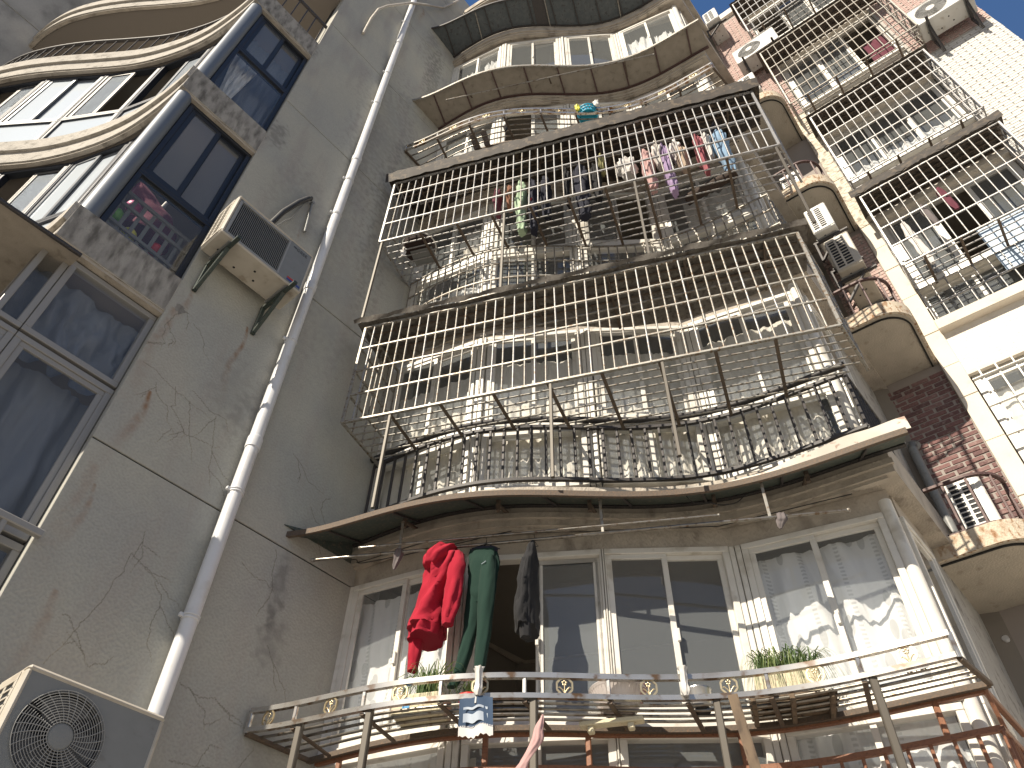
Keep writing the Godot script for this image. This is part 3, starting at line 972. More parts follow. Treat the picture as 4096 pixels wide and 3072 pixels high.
# ---------------------------------------------------------------- cages, racks, railings
func cage_bay(label: String, u0: float, u1: float, yb: float, rows: Array, yt: float, v: float, step: float, m: Material, struts: Array, posts: Array, post_to: float, roof: Material, lip: float) -> Node3D:
	var t := thing("window_cage", label, "window cage", FB, Vector3((u0 + u1) / 2, yb, v))
	rng.seed = int(yb * 100)
	var m2: Material = M["stainless"] if m != M["stainless"] else M["stainless_bright"]
	# front
	bar(t, "bottom_rail", Vector3(u0, yb, v), Vector3(u1, yb, v), 0.028, 0.028, m)
	bar(t, "top_rail", Vector3(u0, yt, v), Vector3(u1, yt, v), 0.028, 0.028, m)
	for y in rows:
		bar(t, "cross_bar", Vector3(u0, y, v), Vector3(u1, y + rng.randf_range(-0.006, 0.006), v), 0.023, 0.02, m)
		for e in [u0, u1]:
			bar(t, "side_bar", Vector3(e, y, v), Vector3(e + (0.1 if e == u0 else 0.22), y, bp(e) + 0.02), 0.02, 0.02, m)
	var n := int(round((u1 - u0) / step))
	for i in n + 1:
		var u := lerpf(u0, u1, float(i) / n)
		if i == 0 or i == n:
			bar(t, "corner_post", Vector3(u, yb, v), Vector3(u, yt, v), 0.03, 0.03, m)
		else:
			rod(t, "upright_bar", Vector3(u + rng.randf_range(-0.006, 0.006), yb, v + rng.randf_range(-0.003, 0.003)), Vector3(u + rng.randf_range(-0.006, 0.006), yt, v), 0.0092, m if rng.randf() < 0.7 else m2)
	# sides
	for e in [u0, u1]:
		var lean: float = 0.1 if e == u0 else 0.22
		var back: float = bp(e) + 0.02
		for y in [yb, yt]:
			bar(t, "side_rail", Vector3(e, y, v), Vector3(e + lean, y, back), 0.026, 0.026, m)
		for k in range(1, 5):
			var f := k / 4.0
			rod(t, "side_upright", Vector3(e + lean * f, yb, lerpf(v, back, f)), Vector3(e + lean * f, yt, lerpf(v, back, f)), 0.009, m)
	# bottom: bars along, cut where they meet the bay
	for k in range(1, 9):
		var z := v - 0.088 * k
		var from := -1.0
		var steps := 120
		for i in steps + 1:
			var u := lerpf(u0 + 0.1 * k / 6.0, u1 + 0.03 * k, float(i) / steps)
			var free := z > bp(u) + 0.025
			if free and from < -0.5:
				from = u
			if from > -0.5 and (not free or i == steps):
				if u - from > 0.12:
					rod(t, "floor_bar", Vector3(from, yb, z), Vector3(u, yb + rng.randf_range(-0.012, 0.004), z), 0.0085, m)
				from = -1.0
	for u in struts:
		bar(t, "floor_strut", Vector3(u, yb - 0.012, v), Vector3(u + 0.06, yb - 0.012, bp(u + 0.06) + 0.02), 0.03, 0.012, M["iron_rusty"], Vector3.UP)
	for u in posts:
		bar(t, "support_post", Vector3(u, post_to, v - 0.01), Vector3(u, yb, v - 0.01), 0.028, 0.028, M["iron_grey"])
	# roof sheet with its purlins
	var st := S()
	var g := []
	for j in 2:
		for q in 1:
			var line := []
			for i in 41:
				var u := lerpf(u0 - 0.08, u1 + 0.1, i / 40.0)
				var vv: float = v + 0.05 if j == 0 else bp(u) + 0.01
				line.append(Vector3(u, yt + 0.03 + (0.0 if j == 0 else 0.07) + 0.012 * sin(u * 9.0), vv))
			g.append(line)
	sheet(st, g)
	var r := put(t, "roof_sheet", st.commit(), roof)
	st = S()
	var g2 := []
	for j in 3:
		var line := []
		for i in 61:
			var u := lerpf(u0 - 0.12, u1 + 0.1, i / 60.0)
			line.append(Vector3(u, yt + 0.05 - lip * 0.35 + lip * (1.0 - j * 0.5) + 0.012 * sin(u * 13.0 + j), v + 0.055 + 0.03 * (2 - j) * 0.5 + 0.006 * sin(u * 31.0)))
		g2.append(line)
	sheet(st, g2)
	put(r, "lip", st.commit(), roof)
	for k in 6:
		var u := lerpf(u0 + 0.3, u1 - 0.3, k / 5.0)
		bar(t, "roof_purlin", Vector3(u, yt + 0.005, v), Vector3(u, yt + 0.07, bp(u) + 0.02), 0.025, 0.025, M["iron_rusty"])
	for k in 3:
		bar(t, "roof_batten", Vector3(u0, yt + 0.02 + k * 0.012, v - 0.12 * (k + 1)), Vector3(u1, yt + 0.02 + k * 0.012, v - 0.12 * (k + 1)), 0.018, 0.018, M["iron_rusty"])
	return t

func medallion_mesh() -> Array:
	var st := S()
	var pts := PackedVector3Array()
	for k in 9:
		var a := TAU * (k + 0.5) / 8.0
		pts.append(Vector3(cos(a) * 0.052, sin(a) * 0.056, 0))
	for k in 8:
		sweep(st, pv([pts[k], pts[k + 1]]), 0.011, 0.009, Vector3.BACK)
	var ring := st.commit()
	st = S()
	for k in 5:
		var a := TAU * k / 5.0 + 0.3
		lathe(st, Vector3(cos(a) * 0.012, 0.02 + sin(a) * 0.012, 0), [[0.0, 0.005], [0.006, 0.003], [0.007, 0.0], [0.006, -0.003], [0.0, -0.005]], 8, Basis(Vector3.RIGHT, PI / 2))
	tube(st, pv([Vector3(0, 0.008, 0), Vector3(0, -0.05, 0)]), 0.004, 6)
	for s in [-1.0, 1.0]:
		tube(st, pv([Vector3(0, -0.045, 0), Vector3(s * 0.014, -0.022, 0), Vector3(s * 0.03, -0.006, 0), Vector3(s * 0.038, -0.01, 0)]), 0.0042, 6)
	return [ring, st.commit()]

func rack(label: String, yt: float, yl: float, yb: float, u1: float, medals: Array, posts: Array, m: Material, legs: Array, leg_to: float, reach: float) -> Node3D:
	var t := thing("window_rack", label, "window rack", FB, Vector3(2.2, yb, 0.3))
	var u0 := wall_u(ev(-0.16, reach))
	for q in [[yt, "top_rail", 0.034, 0.034, reach], [yl, "lower_rail", 0.032, 0.032, reach]]:
		var st := S()
		sweep(st, curve(q[4], q[0], u0, u1, 60), q[2], q[3])
		put(t, q[1], st.commit(), m)
	for k in 4:
		var o := reach - 0.078 * (k + 1)
		var st := S()
		tube(st, curve(o, yb + 0.012, wall_u(ev(-0.1, o)) , u1 + 0.05 * k, 60), 0.0105, 8)
		put(t, "floor_bar", st.commit(), M["stainless_dull"])
	var st3 := S()
	sweep(st3, curve(0.03, yb, 0.05, u1 + 0.2, 60), 0.035, 0.035)
	put(t, "inner_rail", st3.commit(), M["iron_rusty"])
	for p in posts:
		bar(t, "post", Vector3(p, yl, ev(p, reach)), Vector3(p, yt, ev(p, reach)), 0.024, 0.024, m)
		bar(t, "floor_strut", Vector3(p, yb - 0.012, ev(p, reach)), Vector3(p + 0.05, yb - 0.012, bp(p + 0.05) + 0.03), 0.03, 0.014, M["iron_rusty"], Vector3.UP)
	# ends
	bar(t, "end_post", Vector3(u0, yb, ev(u0, reach)), Vector3(u0, yt, ev(u0, reach)), 0.03, 0.03, m)
	bar(t, "end_strut", Vector3(u0, yb, ev(u0, reach)), Vector3(0.1, yb, bp(0.1) + 0.03), 0.03, 0.03, M["iron_rusty"])
	bar(t, "end_post", Vector3(u1, yb, ev(u1, reach)), Vector3(u1, yt, ev(u1, reach)), 0.03, 0.03, m)
	bar(t, "end_strut", Vector3(u1, yb, ev(u1, reach)), Vector3(u1 + 0.2, yb, bp(u1 + 0.2) + 0.03), 0.03, 0.03, M["iron_rusty"])
	var mm := medallion_mesh()
	for u in medals:
		var x := Vector3(1, 0, (bp(u + 0.01) - bp(u - 0.01)) / 0.02).normalized()
		var xf := Transform3D(Basis(x, Vector3.UP, x.cross(Vector3.UP)), Vector3(u, (yt + yl) / 2, ev(u, reach) + 0.004))
		var o := put(t, "medallion", mm[0], M["gold_brass"], xf)
		put(o, "flower", mm[1], M["gold_brass"])
	for u in legs:
		bar(t, "leg", Vector3(u, leg_to, ev(u, reach) - 0.02), Vector3(u, yl, ev(u, reach) - 0.02), 0.045, 0.045, M["iron_grey"])
	return t

func railing_bay(called: String, label: String, rails: Array, y0: float, y1: float, step: float, w: float, m: Material, o: float, u0 := 0.14, u1 := 4.5, round_bars := false, rail_w := 0.03) -> Node3D:
	var t := thing(called, label, "railing", FB, Vector3(2.2, y0, 0))
	for y in rails:
		var st := S()
		sweep(st, curve(o, y, u0, u1, 50), rail_w, rail_w * 0.9)
		put(t, "rail", st.commit(), m)
	var n := int(round((u1 - u0) / step))
	for i in n + 1:
		var u := lerpf(u0, u1, float(i) / n)
		if round_bars:
			rod(t, "baluster", Vector3(u, y0, bp(u) + o), Vector3(u, y1, bp(u) + o), w / 2, m)
		else:
			bar(t, "baluster", Vector3(u, y0, bp(u) + o), Vector3(u, y1, bp(u) + o), w, w, m)
	# return along the flank
	var a := Vector2(u1, bp(u1) + o)
	for y in rails:
		bar(t, "side_rail", Vector3(a.x, y, a.y), Vector3(a.x + SIDE.x * 0.75, y, a.y + SIDE.y * 0.75), rail_w, rail_w, m)
	for k in range(1, 7):
		var p := a + SIDE * 0.115 * k
		bar(t, "side_baluster", Vector3(p.x, y0, p.y), Vector3(p.x, y1, p.y), w, w, m)
	return t

func canopy(label: String, y_in: float, y_out: float, reach: float, m: Material, ribs: Array, rib_m: Material, u0: float, u1: float, lip_m: Material) -> Node3D:
	var t := thing("canopy", label, "canopy", FB, Vector3(2.2, y_in, 0.2))
	var fn := FastNoiseLite.new()
	fn.frequency = 2.0
	var st := S()
	for face in 2:
		var g := []
		for j in 7:
			var f := j / 6.0
			var line := []
			for i in 61:
				var u := lerpf(u0 + 0.22 * (1 - f), u1 + 0.1 * (1 - f), i / 60.0)
				line.append(Vector3(u, lerpf(y_in, y_out, f) + (0.007 if face == 0 else 0.0) + 0.008 * fn.get_noise_2d(u * 2, f), lerpf(bp(u) + 0.01, ev(u, reach), f)))
			g.append(line)
		sheet(st, g)
	put(t, "sheet", st.commit(), m)
	st = S()
	sweep(st, curve(reach, y_out - 0.002, u0, u1, 60), 0.026, 0.05)
	put(t, "front_edge", st.commit(), lip_m)
	st = S()
	sweep(st, curve(0.03, y_in - 0.018, u0 + 0.24, u1 + 0.1, 60), 0.035, 0.03)
	put(t, "rear_rail", st.commit(), rib_m)
	for u in ribs:
		bar(t, "rib", Vector3(u + 0.03, y_in - 0.02, bp(u + 0.03) + 0.02), Vector3(u, y_out - 0.015, ev(u, reach)), 0.022, 0.016, rib_m, Vector3.UP)
	return t

func plain(called: String, label: String, cat: String, f: Transform3D, base: Vector3, part_name: String, st: SurfaceTool, m: Material, group := "") -> Node3D:
	var t := thing(called, label, cat, f, base, group)
	put(t, part_name, st.commit(), m)
	return t

func bay_fittings() -> void:
	var us := func(n: int, a: float, b: float) -> Array:
		var r := []
		for i in n:
			r.append(lerpf(a, b, float(i) / (n - 1)))
		return r
	# railings of the storeys, from below
	var r2 := railing_bay("balcony_railing", "brown painted balcony railing under the flower rack of the red hoodie", [3.74, 3.52, 2.98], 2.98, 3.52, 0.122, 0.02, M["iron_brown_paint"], -0.01, 0.14, 4.47, false, 0.036)
	for u in [0.35, 1.45, 2.1, 3.05, 4.2]:
		bar(r2, "short_post", Vector3(u, 3.52, bp(u) - 0.01), Vector3(u, 3.74, bp(u) - 0.01), 0.034, 0.034, M["iron_brown_paint"])
	var sp := Vector2(4.47, bp(4.47))
	for k in 3:
		bar(r2, "side_brace", Vector3(sp.x + SIDE.x * 0.2 * k, 3.74 - 0.25 * k, sp.y + SIDE.y * 0.2 * k), Vector3(sp.x + SIDE.x * (0.3 + 0.2 * k), 3.2 - 0.25 * k, sp.y + SIDE.y * (0.3 + 0.2 * k)), 0.022, 0.022, M["iron_brown_paint"])
	var r3 := railing_bay("balcony_railing", "black iron balcony railing with square balusters above the dark lower canopy", [6.5, 5.88], 5.88, 6.5, 0.123, 0.023, M["iron_black"], 0.0, 0.14, 4.47, false, 0.034)
	var st := S()
	tube(st, curve(0.015, 6.585, 0.1, 4.5, 60), 0.03, 10)
	put(r3, "cap_tube", st.commit(), M["iron_black"])
	railing_bay("balcony_railing", "stainless steel lattice railing below the upper laundry cage", [9.53, 9.22, 8.91, 8.62], 8.62, 9.53, 0.105, 0.016, M["stainless"], 0.0, 0.14, 4.5, true, 0.018)
	railing_bay("balcony_railing", "dark railing behind the beige canopy above the shoe rack", [12.3, 11.5], 11.5, 12.3, 0.13, 0.018, M["iron_black"], -0.02, 0.14, 4.45, false, 0.026)
	# cages
	cage_bay("steel window cage with rusty welds above the dark lower canopy, cream curtains behind", 0.1, 4.44, 6.48, [6.84, 7.18, 7.52], 7.86, 0.45, 0.1, M["stainless"], [0.57, 1.05, 1.54, 2.03, 2.5, 2.99, 3.45, 3.93], [0.57, 2.05, 3.01], 5.42, M["sheet_cage_roof"], 0.04)
	cage_bay("bright steel window cage full of hanging laundry under a brown roof lip", 0.0, 4.66, 9.52, [9.93, 10.29, 10.65], 10.97, 0.47, 0.1035, M["stainless_bright"], [0.52, 0.98, 1.41, 1.87, 2.32, 2.75, 3.2, 3.68, 4.1], [0.03, 1.56, 3.08, 4.62], 7.95, M["sheet_bitumen"], 0.2)
	# racks
	rack("stainless flower rack with medallions holding plant pots and strainers", 3.905, 3.775, 3.755, 4.3, [0.03, 0.52, 1.03, 1.55, 2.06, 2.56, 3.04, 3.55, 4.06], [0.24, 0.77, 1.3, 1.82, 2.32, 2.78, 3.27, 3.8], M["stainless_rack"], [0.29, 0.82, 1.87, 2.95, 3.85], 2.9, 0.45)
	rack("stainless rack with medallions holding a pair of sneakers high up", 12.5, 12.37, 12.34, 4.42, [0.16, 0.68, 1.2, 1.72, 2.24, 2.7, 3.2, 3.7, 4.15], [0.42, 0.94, 1.46, 1.98, 2.46, 2.93, 3.45, 3.93], M["stainless_rack"], [], 0, 0.43)
	# canopies
	var ce := canopy("dark green sheet canopy with a peeling front lip above the hung clothes", 5.6, 5.33, 0.5, M["sheet_green"], us.call(8, 0.15, 4.3), M["iron_black"], -0.2, 4.55, M["iron_rusty"])
	for u in [0.75, 1.55, 2.25, 3.2, 3.9]:
		bar(ce, "bracket", Vector3(u, 5.37, bp(u) + 0.24), Vector3(u, 5.53, bp(u) + 0.24), 0.03, 0.03, M["iron_rusty"])
		bar(ce, "bracket_foot", Vector3(u, 5.53, bp(u) + 0.005), Vector3(u, 5.42, bp(u) + 0.26), 0.03, 0.02, M["iron_rusty"])
	# the peeling lip rises towards the right
	var g := []
	for j in 3:
		var line := []
		for i in 41:
			var f := i / 40.0
			var u := lerpf(3.0, 4.58, f)
			line.append(Vector3(u, 5.335 + (0.02 + 0.11 * f) * (j / 2.0) + 0.006 * sin(u * 17), ev(u, 0.505) + 0.012 * sin(u * 5) * j))
		g.append(line)
	st = S()
	sheet(st, g)
	put(ce, "peeling_lip", st.commit(), M["sheet_peeling"])
	st = S()
	plate(st, PackedVector2Array([Vector2(0, 0), Vector2(0.72, -0.01), Vector2(0.02, 0.21)]), -0.004, 0.004)
	var wd := Vector3(-0.409, 0, 0.913)
	put(ce, "side_sheet", st.commit(), M["sheet_green"], Transform3D(Basis(wd, Vector3.UP, wd.cross(Vector3.UP)), Vector3(0.1, 5.4, bp(0.1) + 0.02)))
	canopy("beige sheet canopy on brown ribs over the sneaker rack", 14.03, 14.06, 0.48, M["sheet_beige"], us.call(9, 0.2, 4.3), M["iron_maroon"], -0.17, 4.5, M["stainless"])
	var cd := canopy("slate grey sheet canopy with a burnt dark streak at the top floor", 17.36, 17.5, 0.5, M["sheet_slate"], us.call(11, 0.1, 4.3), M["iron_black"], -0.18, 4.5, M["iron_black"])
	for u in [0.75, 2.1, 3.45]:
		bar(cd, "light_rib", Vector3(u, 17.33, bp(u) + 0.02), Vector3(u, 17.46, bp(u) + 0.5), 0.02, 0.016, M["stainless"], Vector3.UP)
	var burnt := S()
	quada(burnt, Vector3(1.86, 17.348, bp(1.86) + 0.03), Vector3(2.08, 17.348, bp(2.08) + 0.03), Vector3(2.08, 17.484, bp(2.08) + 0.49), Vector3(1.86, 17.484, bp(1.86) + 0.49))
	put(cd, "burnt_panel", burnt.commit(), M["iron_black"])
	# drying poles
	for q in [["long steel drying pole carrying the red hoodie", Vector3(0.02, 5.14, 0.26), Vector3(4.08, 5.02, 0.03), 0.0125], ["thin second drying pole beside the one with the red hoodie", Vector3(0.45, 5.15, 0.31), Vector3(3.2, 5.08, 0.12), 0.009], ["drying pole slung below the beige canopy", Vector3(0.42, 13.86, 0.3), Vector3(3.75, 13.86, 0.12), 0.012], ["drying pole inside the upper laundry cage", Vector3(0.3, 10.72, 0.22), Vector3(4.5, 10.72, 0.22), 0.011], ["drying pole inside the lower window cage", Vector3(0.7, 7.62, 0.2), Vector3(4.2, 7.66, 0.2), 0.011]]:
		var t := thing("drying_pole", q[0], "pole", FB, q[1])
		rod(t, "pole", q[1], q[2], q[3], M["stainless_dull"])
		for e in [q[1], q[2]]:
			var s2 := S()
			lathe(s2, e, [[0.0, q[3] * 1.3], [q[3], q[3]], [q[3] * 1.3, 0], [q[3], -q[3]], [0.0, -q[3] * 1.3]], 10)
			put(t, "end_cap", s2.commit(), M["stainless"])
		if q[0].begins_with("long"):
			for u in [0.75, 2.35, 3.55]:
				var f: float = (u - 0.02) / 4.06
				bar(t, "hanger_strap", Vector3(u, 5.14 - 0.12 * f, lerpf(0.26, 0.03, f)), Vector3(u, 5.41, lerpf(0.26, 0.08, f)), 0.022, 0.012, M["stainless"])
		if q[0].find("beige") > 0:
			for u in [0.8, 2.1, 3.3]:
				bar(t, "hanger_strap", Vector3(u, 13.87, lerpf(0.3, 0.12, (u - 0.42) / 3.33)), Vector3(u, 14.03, bp(u) + 0.2), 0.02, 0.012, M["iron_rusty"])
	# curtains
	var cv := Vector2(0, -0.12)
	var fv := func(i: int, f: float) -> Vector2:
		return Vector2(lerpf(FV[i][0], FV[i + 1][0], f), lerpf(FV[i][1], FV[i + 1][1], f) - 0.12)
	curtain("dotted white sheer curtain behind the window left of the red hoodie", FB, fv.call(0, 0.06), fv.call(0, 0.97), 2.95, 5.1, M["curtain_dots"], 6, 0.03, 3)
	curtain("dotted white sheer curtain above the right planter, hung beside the corner column", FB, fv.call(3, 0.05), fv.call(3, 0.93), 2.95, 5.12, M["curtain_dots"], 3.5, 0.055, 4)
	curtain("plain cream curtain low behind the brown railing", FB, fv.call(0, 0.1), fv.call(1, 0.1), 2.95, 3.7, M["curtain_cream"], 6, 0.03, 14)
	for q in [[0, 0.05, 0.95, "cream leaf curtain in the leftmost bay window behind the lower cage", 7.6, 3], [1, 0.04, 0.93, "cream leaf curtain in the second bay window behind the lower cage", 7.68, 4], [2, 0.05, 0.95, "cream leaf curtain in the third bay window behind the lower cage", 7.72, 5], [3, 0.04, 0.9, "cream leaf curtain beside the corner column behind the lower cage", 7.75, 6]]:
		curtain(q[3], FB, fv.call(q[0], q[1]), fv.call(q[0], q[2]), 5.9, q[4], M["curtain_pattern"], 3.5 + q[5] * 0.4, 0.035, q[5] + 20, "leaf curtains of the lower cage", 0.97)
	curtain("white crumpled curtain in the lower left panes behind the lattice railing", FB, fv.call(0, 0.1), fv.call(0, 0.98), 8.65, 9.3, M["curtain_sheer"], 5, 0.05, 31)
	curtain("pale curtain gathered at the second window of the laundry cage", FB, fv.call(0, 0.62), fv.call(0, 0.92), 9.65, 10.6, M["curtain_cream"], 3, 0.04, 32)
	curtain("pale curtain at the right end behind the lattice railing", FB, fv.call(3, 0.3), fv.call(3, 0.9), 8.65, 10.5, M["curtain_cream"], 4, 0.04, 33)
	curtain("white curtain at the left window above the sneaker rack", FB, fv.call(0, 0.05), fv.call(0, 0.8), 11.5, 13.3, M["curtain_sheer"], 4, 0.04, 34)
	curtain("white curtain in the leftmost window of the top floor", FB, fv.call(0, 0.1), fv.call(0, 0.45), 14.6, 16.6, M["curtain_sheer"], 3, 0.05, 35)
	curtain("gathered white curtain right of the leftmost top floor curtain", FB, fv.call(0, 0.6), fv.call(0, 0.97), 14.6, 16.7, M["curtain_sheer"], 3, 0.05, 36)
	curtain("gathered white curtain in the rightmost top floor window", FB, fv.call(3, 0.08), fv.call(3, 0.5), 14.6, 16.5, M["curtain_sheer"], 3, 0.05, 37)
	curtain("thin white curtain beside the round column on the top floor", FB, fv.call(3, 0.58), fv.call(3, 0.85), 14.6, 16.3, M["curtain_sheer"], 2, 0.05, 38)

# ---------------------------------------------------------------- left block
const WT := [[0.0, 0.0], [0.5, 0.05], [1.0, 0.15], [1.5, 0.33], [2.0, 0.58], [2.5, 0.92], [3.0, 1.28], [3.5, 1.6], [4.0, 1.85], [4.5, 2.0], [5.3, 2.08]]

func wf(t: float) -> float:
	if t <= 0.0:
		return 0.0
	for i in WT.size() - 1:
		if t <= WT[i + 1][0]:
			var p0: float = WT[maxi(i - 1, 0)][1]
			var p1: float = WT[i][1]
			var p2: float = WT[i + 1][1]
			var p3: float = WT[mini(i + 2, WT.size() - 1)][1]
			return cubic_interpolate(p1, p2, p0, p3, (t - WT[i][0]) / (WT[i + 1][0] - WT[i][0]))
	return 2.08

func left_curve(o: float, y: float, t0: float, t1: float, n := 40) -> PackedVector3Array:
	var p := PackedVector3Array()
	for i in n + 1:
		var t := lerpf(t1, t0, float(i) / n)
		p.append(Vector3(-t, y, wf(t) + o))
	return p

func left_building() -> void:
	var t := thing("apartment_building", "left apartment block with stained grey end wall and wavy balconies", "building", FL, Vector3(-1.5, 0, 0))
	# stucco panels between the joints
	var js := [0.0, 2.34, 5.2, 8.05, 10.91, 13.77, 16.63, 19.5, 21.0]
	for i in js.size() - 1:
		var st := S()
		cbox(st, Vector3(-2.1, js[i] + 0.007, -0.2), Vector3(0.6, js[i + 1] - 0.007, 0.0), 0.004)
		put(t, "wall_panel", st.commit(), M["stucco_end_wall"])
	var st2 := S()
	box(st2, Vector3(-2.09, 0, -0.4), Vector3(0.59, 21, -0.014))
	put(t, "joint_backing", st2.commit(), M["void_dark"])
	# broken plaster under the corner ledge
	st2 = S()
	var hole := PackedVector2Array()
	rng.seed = 12
	for k in 14:
		var a := TAU * k / 14
		hole.append(Vector2(-2.0 + cos(a) * 0.045 * rng.randf_range(0.6, 1.3), 6.75 + sin(a) * 0.06 * rng.randf_range(0.6, 1.3)))
	plate(st2, hole, -0.01, 0.003)
	put(t, "spalled_patch", st2.commit(), M["stucco_dirty"])
	# front: slabs with wavy edges (in the front's own frame, turned a quarter)
	var q := Transform3D(Basis(Vector3.UP, deg_to_rad(-90.0)), Vector3(-3.05, 0, 0))
	for s in [[3.6, 4.1, 0], [6.62, 7.06, 1], [9.5, 9.98, 1], [12.38, 12.86, 1], [15.22, 15.7, 1], [18.1, 18.6, 1]]:
		if s[2] == 0:
			continue
		var poly := PackedVector2Array()
		for i in 41:
			var tt := 5.3 * i / 40.0
			poly.append(Vector2(-tt, wf(tt)))
		poly.append(Vector2(-5.3, -2.8))
		poly.append(Vector2(-0.25, -2.8))
		poly.append(Vector2(-0.25, -0.952))
		poly.append(Vector2(0.0, -0.952))
		st2 = S()
		prism(st2, poly, s[0], s[1])
		put(t, "balcony_slab", st2.commit(), M["stucco_ledge"], q)
		var cp := PackedVector2Array()
		for i in 41:
			var tt := 0.08 + 5.2 * i / 40.0
			cp.append(Vector2(-tt, wf(tt) - 0.09))
		cp.append(Vector2(-5.28, -2.78))
		cp.append(Vector2(-0.27, -2.78))
		cp.append(Vector2(-0.27, -0.94))
		cp.append(Vector2(-0.08, -0.94))
		st2 = S()
		prism(st2, cp, s[0] - 0.012, s[0] - 0.004)
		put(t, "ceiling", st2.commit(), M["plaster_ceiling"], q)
		st2 = S()
		sweep(st2, left_curve(0.02, s[1] - 0.12, 0.0, 5.3), 0.04, 0.24)
		put(t, "fascia_band", st2.commit(), M["stucco_ledge"], q)
		st2 = S()
		sweep(st2, left_curve(-0.05, s[0] - 0.016, 0.05, 5.3), 0.05, 0.03)
		put(t, "drip_edge", st2.commit(), M["stucco_bay"], q)
		st2 = S()
		box(st2, Vector3(-3.0, s[0] - 0.03, -0.075), Vector3(-2.1, s[0] - 0.001, -0.012))
		put(t, "drip_edge", st2.commit(), M["stucco_bay"])
		# weathered ledge face towards the drain pipe
		st2 = S()
		cbox(st2, Vector3(-3.055, s[0] + 0.004, -0.05), Vector3(-2.103, s[1] + 0.004, 0.004), 0.006)
		put(t, "ledge_face", st2.commit(), M["stucco_dirty"])
	# rooms behind
	st2 = S()
	box(st2, Vector3(-5.4, 0, -3.0), Vector3(-0.2, 21, -2.8))
	box(st2, Vector3(-0.42, 0, -2.8), Vector3(-0.22, 21, -0.96))
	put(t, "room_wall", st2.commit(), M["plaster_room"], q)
	for y in [[0.0, 9.8], [9.82, 12.9], [12.91, 15.76], [15.77, 21.0]]:
		st2 = S()
		cbox(st2, Vector3(-7.6, y[0], -3.0), Vector3(-4.9, y[1] - 0.014, 5.0), 0.004)
		put(t, "far_wall_panel", st2.commit(), M["stucco_grey"], q)
	# corner columns and corner windows
	for s in [[7.06, 9.48, 8.02], [9.98, 12.36, 11.18]]:
		st2 = S()
		tube(st2, pv([Vector3(-2.965, s[0] + 0.004, -0.085), Vector3(-2.965, s[1], -0.085)]), 0.083, 24)
		put(t, "corner_column", st2.commit(), M["column_blue"])
		window(t, Vector2(-2.88, -0.1), Vector2(-2.105, -0.1), s[0] + 0.005, s[2], 1, M["frame_navy"], M["glass_clear"], 0.05, false)
		window(t, Vector2(-2.88, -0.1), Vector2(-2.105, -0.1), s[2], s[1], 2, M["frame_navy"], M["glass"], 0.05, true, -1, "window", 0.05)
	# curved front windows of the two glazed storeys
	var tb := [0.16, 0.92, 1.68, 2.4, 3.1, 3.8, 4.5]
	for k in 2:
		var s: Array = [[7.08, 7.98, 9.46], [10.0, 10.85, 12.34]][k]
		for i in tb.size() - 1:
			var a := Vector2(-tb[i + 1], wf(tb[i + 1]) - 0.16)
			var b := Vector2(-tb[i] - 0.02, wf(tb[i] + 0.02) - 0.16)
			var o1 := window(t, a, b, s[0], s[1], 1, M["frame_navy"], M["glass"], 0.05, false)
			var o2 := window(t, a, b, s[1], s[2], 2, M["frame_navy"], M["glass"], 0.05, true, [1, -1, 0][(i + k) % 3], "window", 0.045)
			for o in [o1, o2]:
				o.transform = Transform3D(q.basis, q.origin + shift[t]) * Transform3D(o.transform.basis, o.transform.origin - shift[t])
			for o in [o1, o2]:
				for c in o.get_children():
					if str(c.name).begins_with("pane"):
						c.material_override = M["glass_frosted"]
			for c in o2.get_children():
				if str(c.name).begins_with("sash"):
					c.material_override = M["frame_sash"] if i % 2 else M["frame_grey"]
		for i in range(1, tb.size()):
			st2 = S()
			cbox(st2, Vector3(-tb[i] - 0.03, s[0], wf(tb[i]) - 0.2), Vector3(-tb[i] + 0.03, s[2], wf(tb[i]) - 0.12), 0.005)
			put(t, "window_post", st2.commit(), M["frame_navy"], q)
	# large window of the lower storey
	var bw := window(t, Vector2(-2.84, -0.11), Vector2(-2.105, -0.11), 5.73, 6.58, 1, M["frame_grey"], M["glass_clear"], 0.05, false)
	window(t, Vector2(-3.05, -0.112), Vector2(-2.845, -0.112), 5.73, 6.58, 1, M["frame_grey"], M["glass_clear"], 0.045, false)
	window(t, Vector2(-2.84, -0.11), Vector2(-2.105, -0.11), 4.35, 5.70, 1, M["frame_grey"], M["glass_clear"], 0.05, true)
	window(t, Vector2(-3.05, -0.112), Vector2(-2.845, -0.112), 4.35, 5.70, 1, M["frame_grey"], M["glass_clear"], 0.045, true)
	window(t, Vector2(-3.05, -0.11), Vector2(-2.105, -0.11), 3.0, 4.32, 1, M["frame_grey"], M["glass_clear"], 0.05, false)
	st2 = S()
	box(st2, Vector3(-3.05, 0.0, -0.2), Vector3(-2.1, 2.98, -0.002))
	put(t, "wall_panel", st2.commit(), M["stucco_end_wall"])
	st2 = S()
	box(st2, Vector3(-3.06, 0.0, -2.5), Vector3(-3.0, 6.6, -0.16))
	put(t, "room_wall", st2.commit(), M["plaster_room"])
	curtain("slate curtain behind the upper light of the large left window", FL, Vector2(-3.0, -0.27), Vector2(-2.12, -0.27), 5.72, 6.5, M["curtain_slate"], 4, 0.06, 41)
	curtain("long slate curtain in the large window at the left edge", FL, Vector2(-3.0, -0.3), Vector2(-2.12, -0.3), 3.0, 5.66, M["curtain_slate"], 3.5, 0.07, 42)
	curtain("white curtain knotted in the upper corner window of the left block", FL, Vector2(-2.82, -0.26), Vector2(-2.5, -0.26), 10.0, 11.4, M["curtain_sheer"], 3, 0.05, 43, "", 0.3)
	curtain("dim blue curtain filling the upper corner window of the left block", FL, Vector2(-2.85, -0.4), Vector2(-2.1, -0.4), 10.0, 12.3, M["curtain_slate"], 4, 0.04, 44)
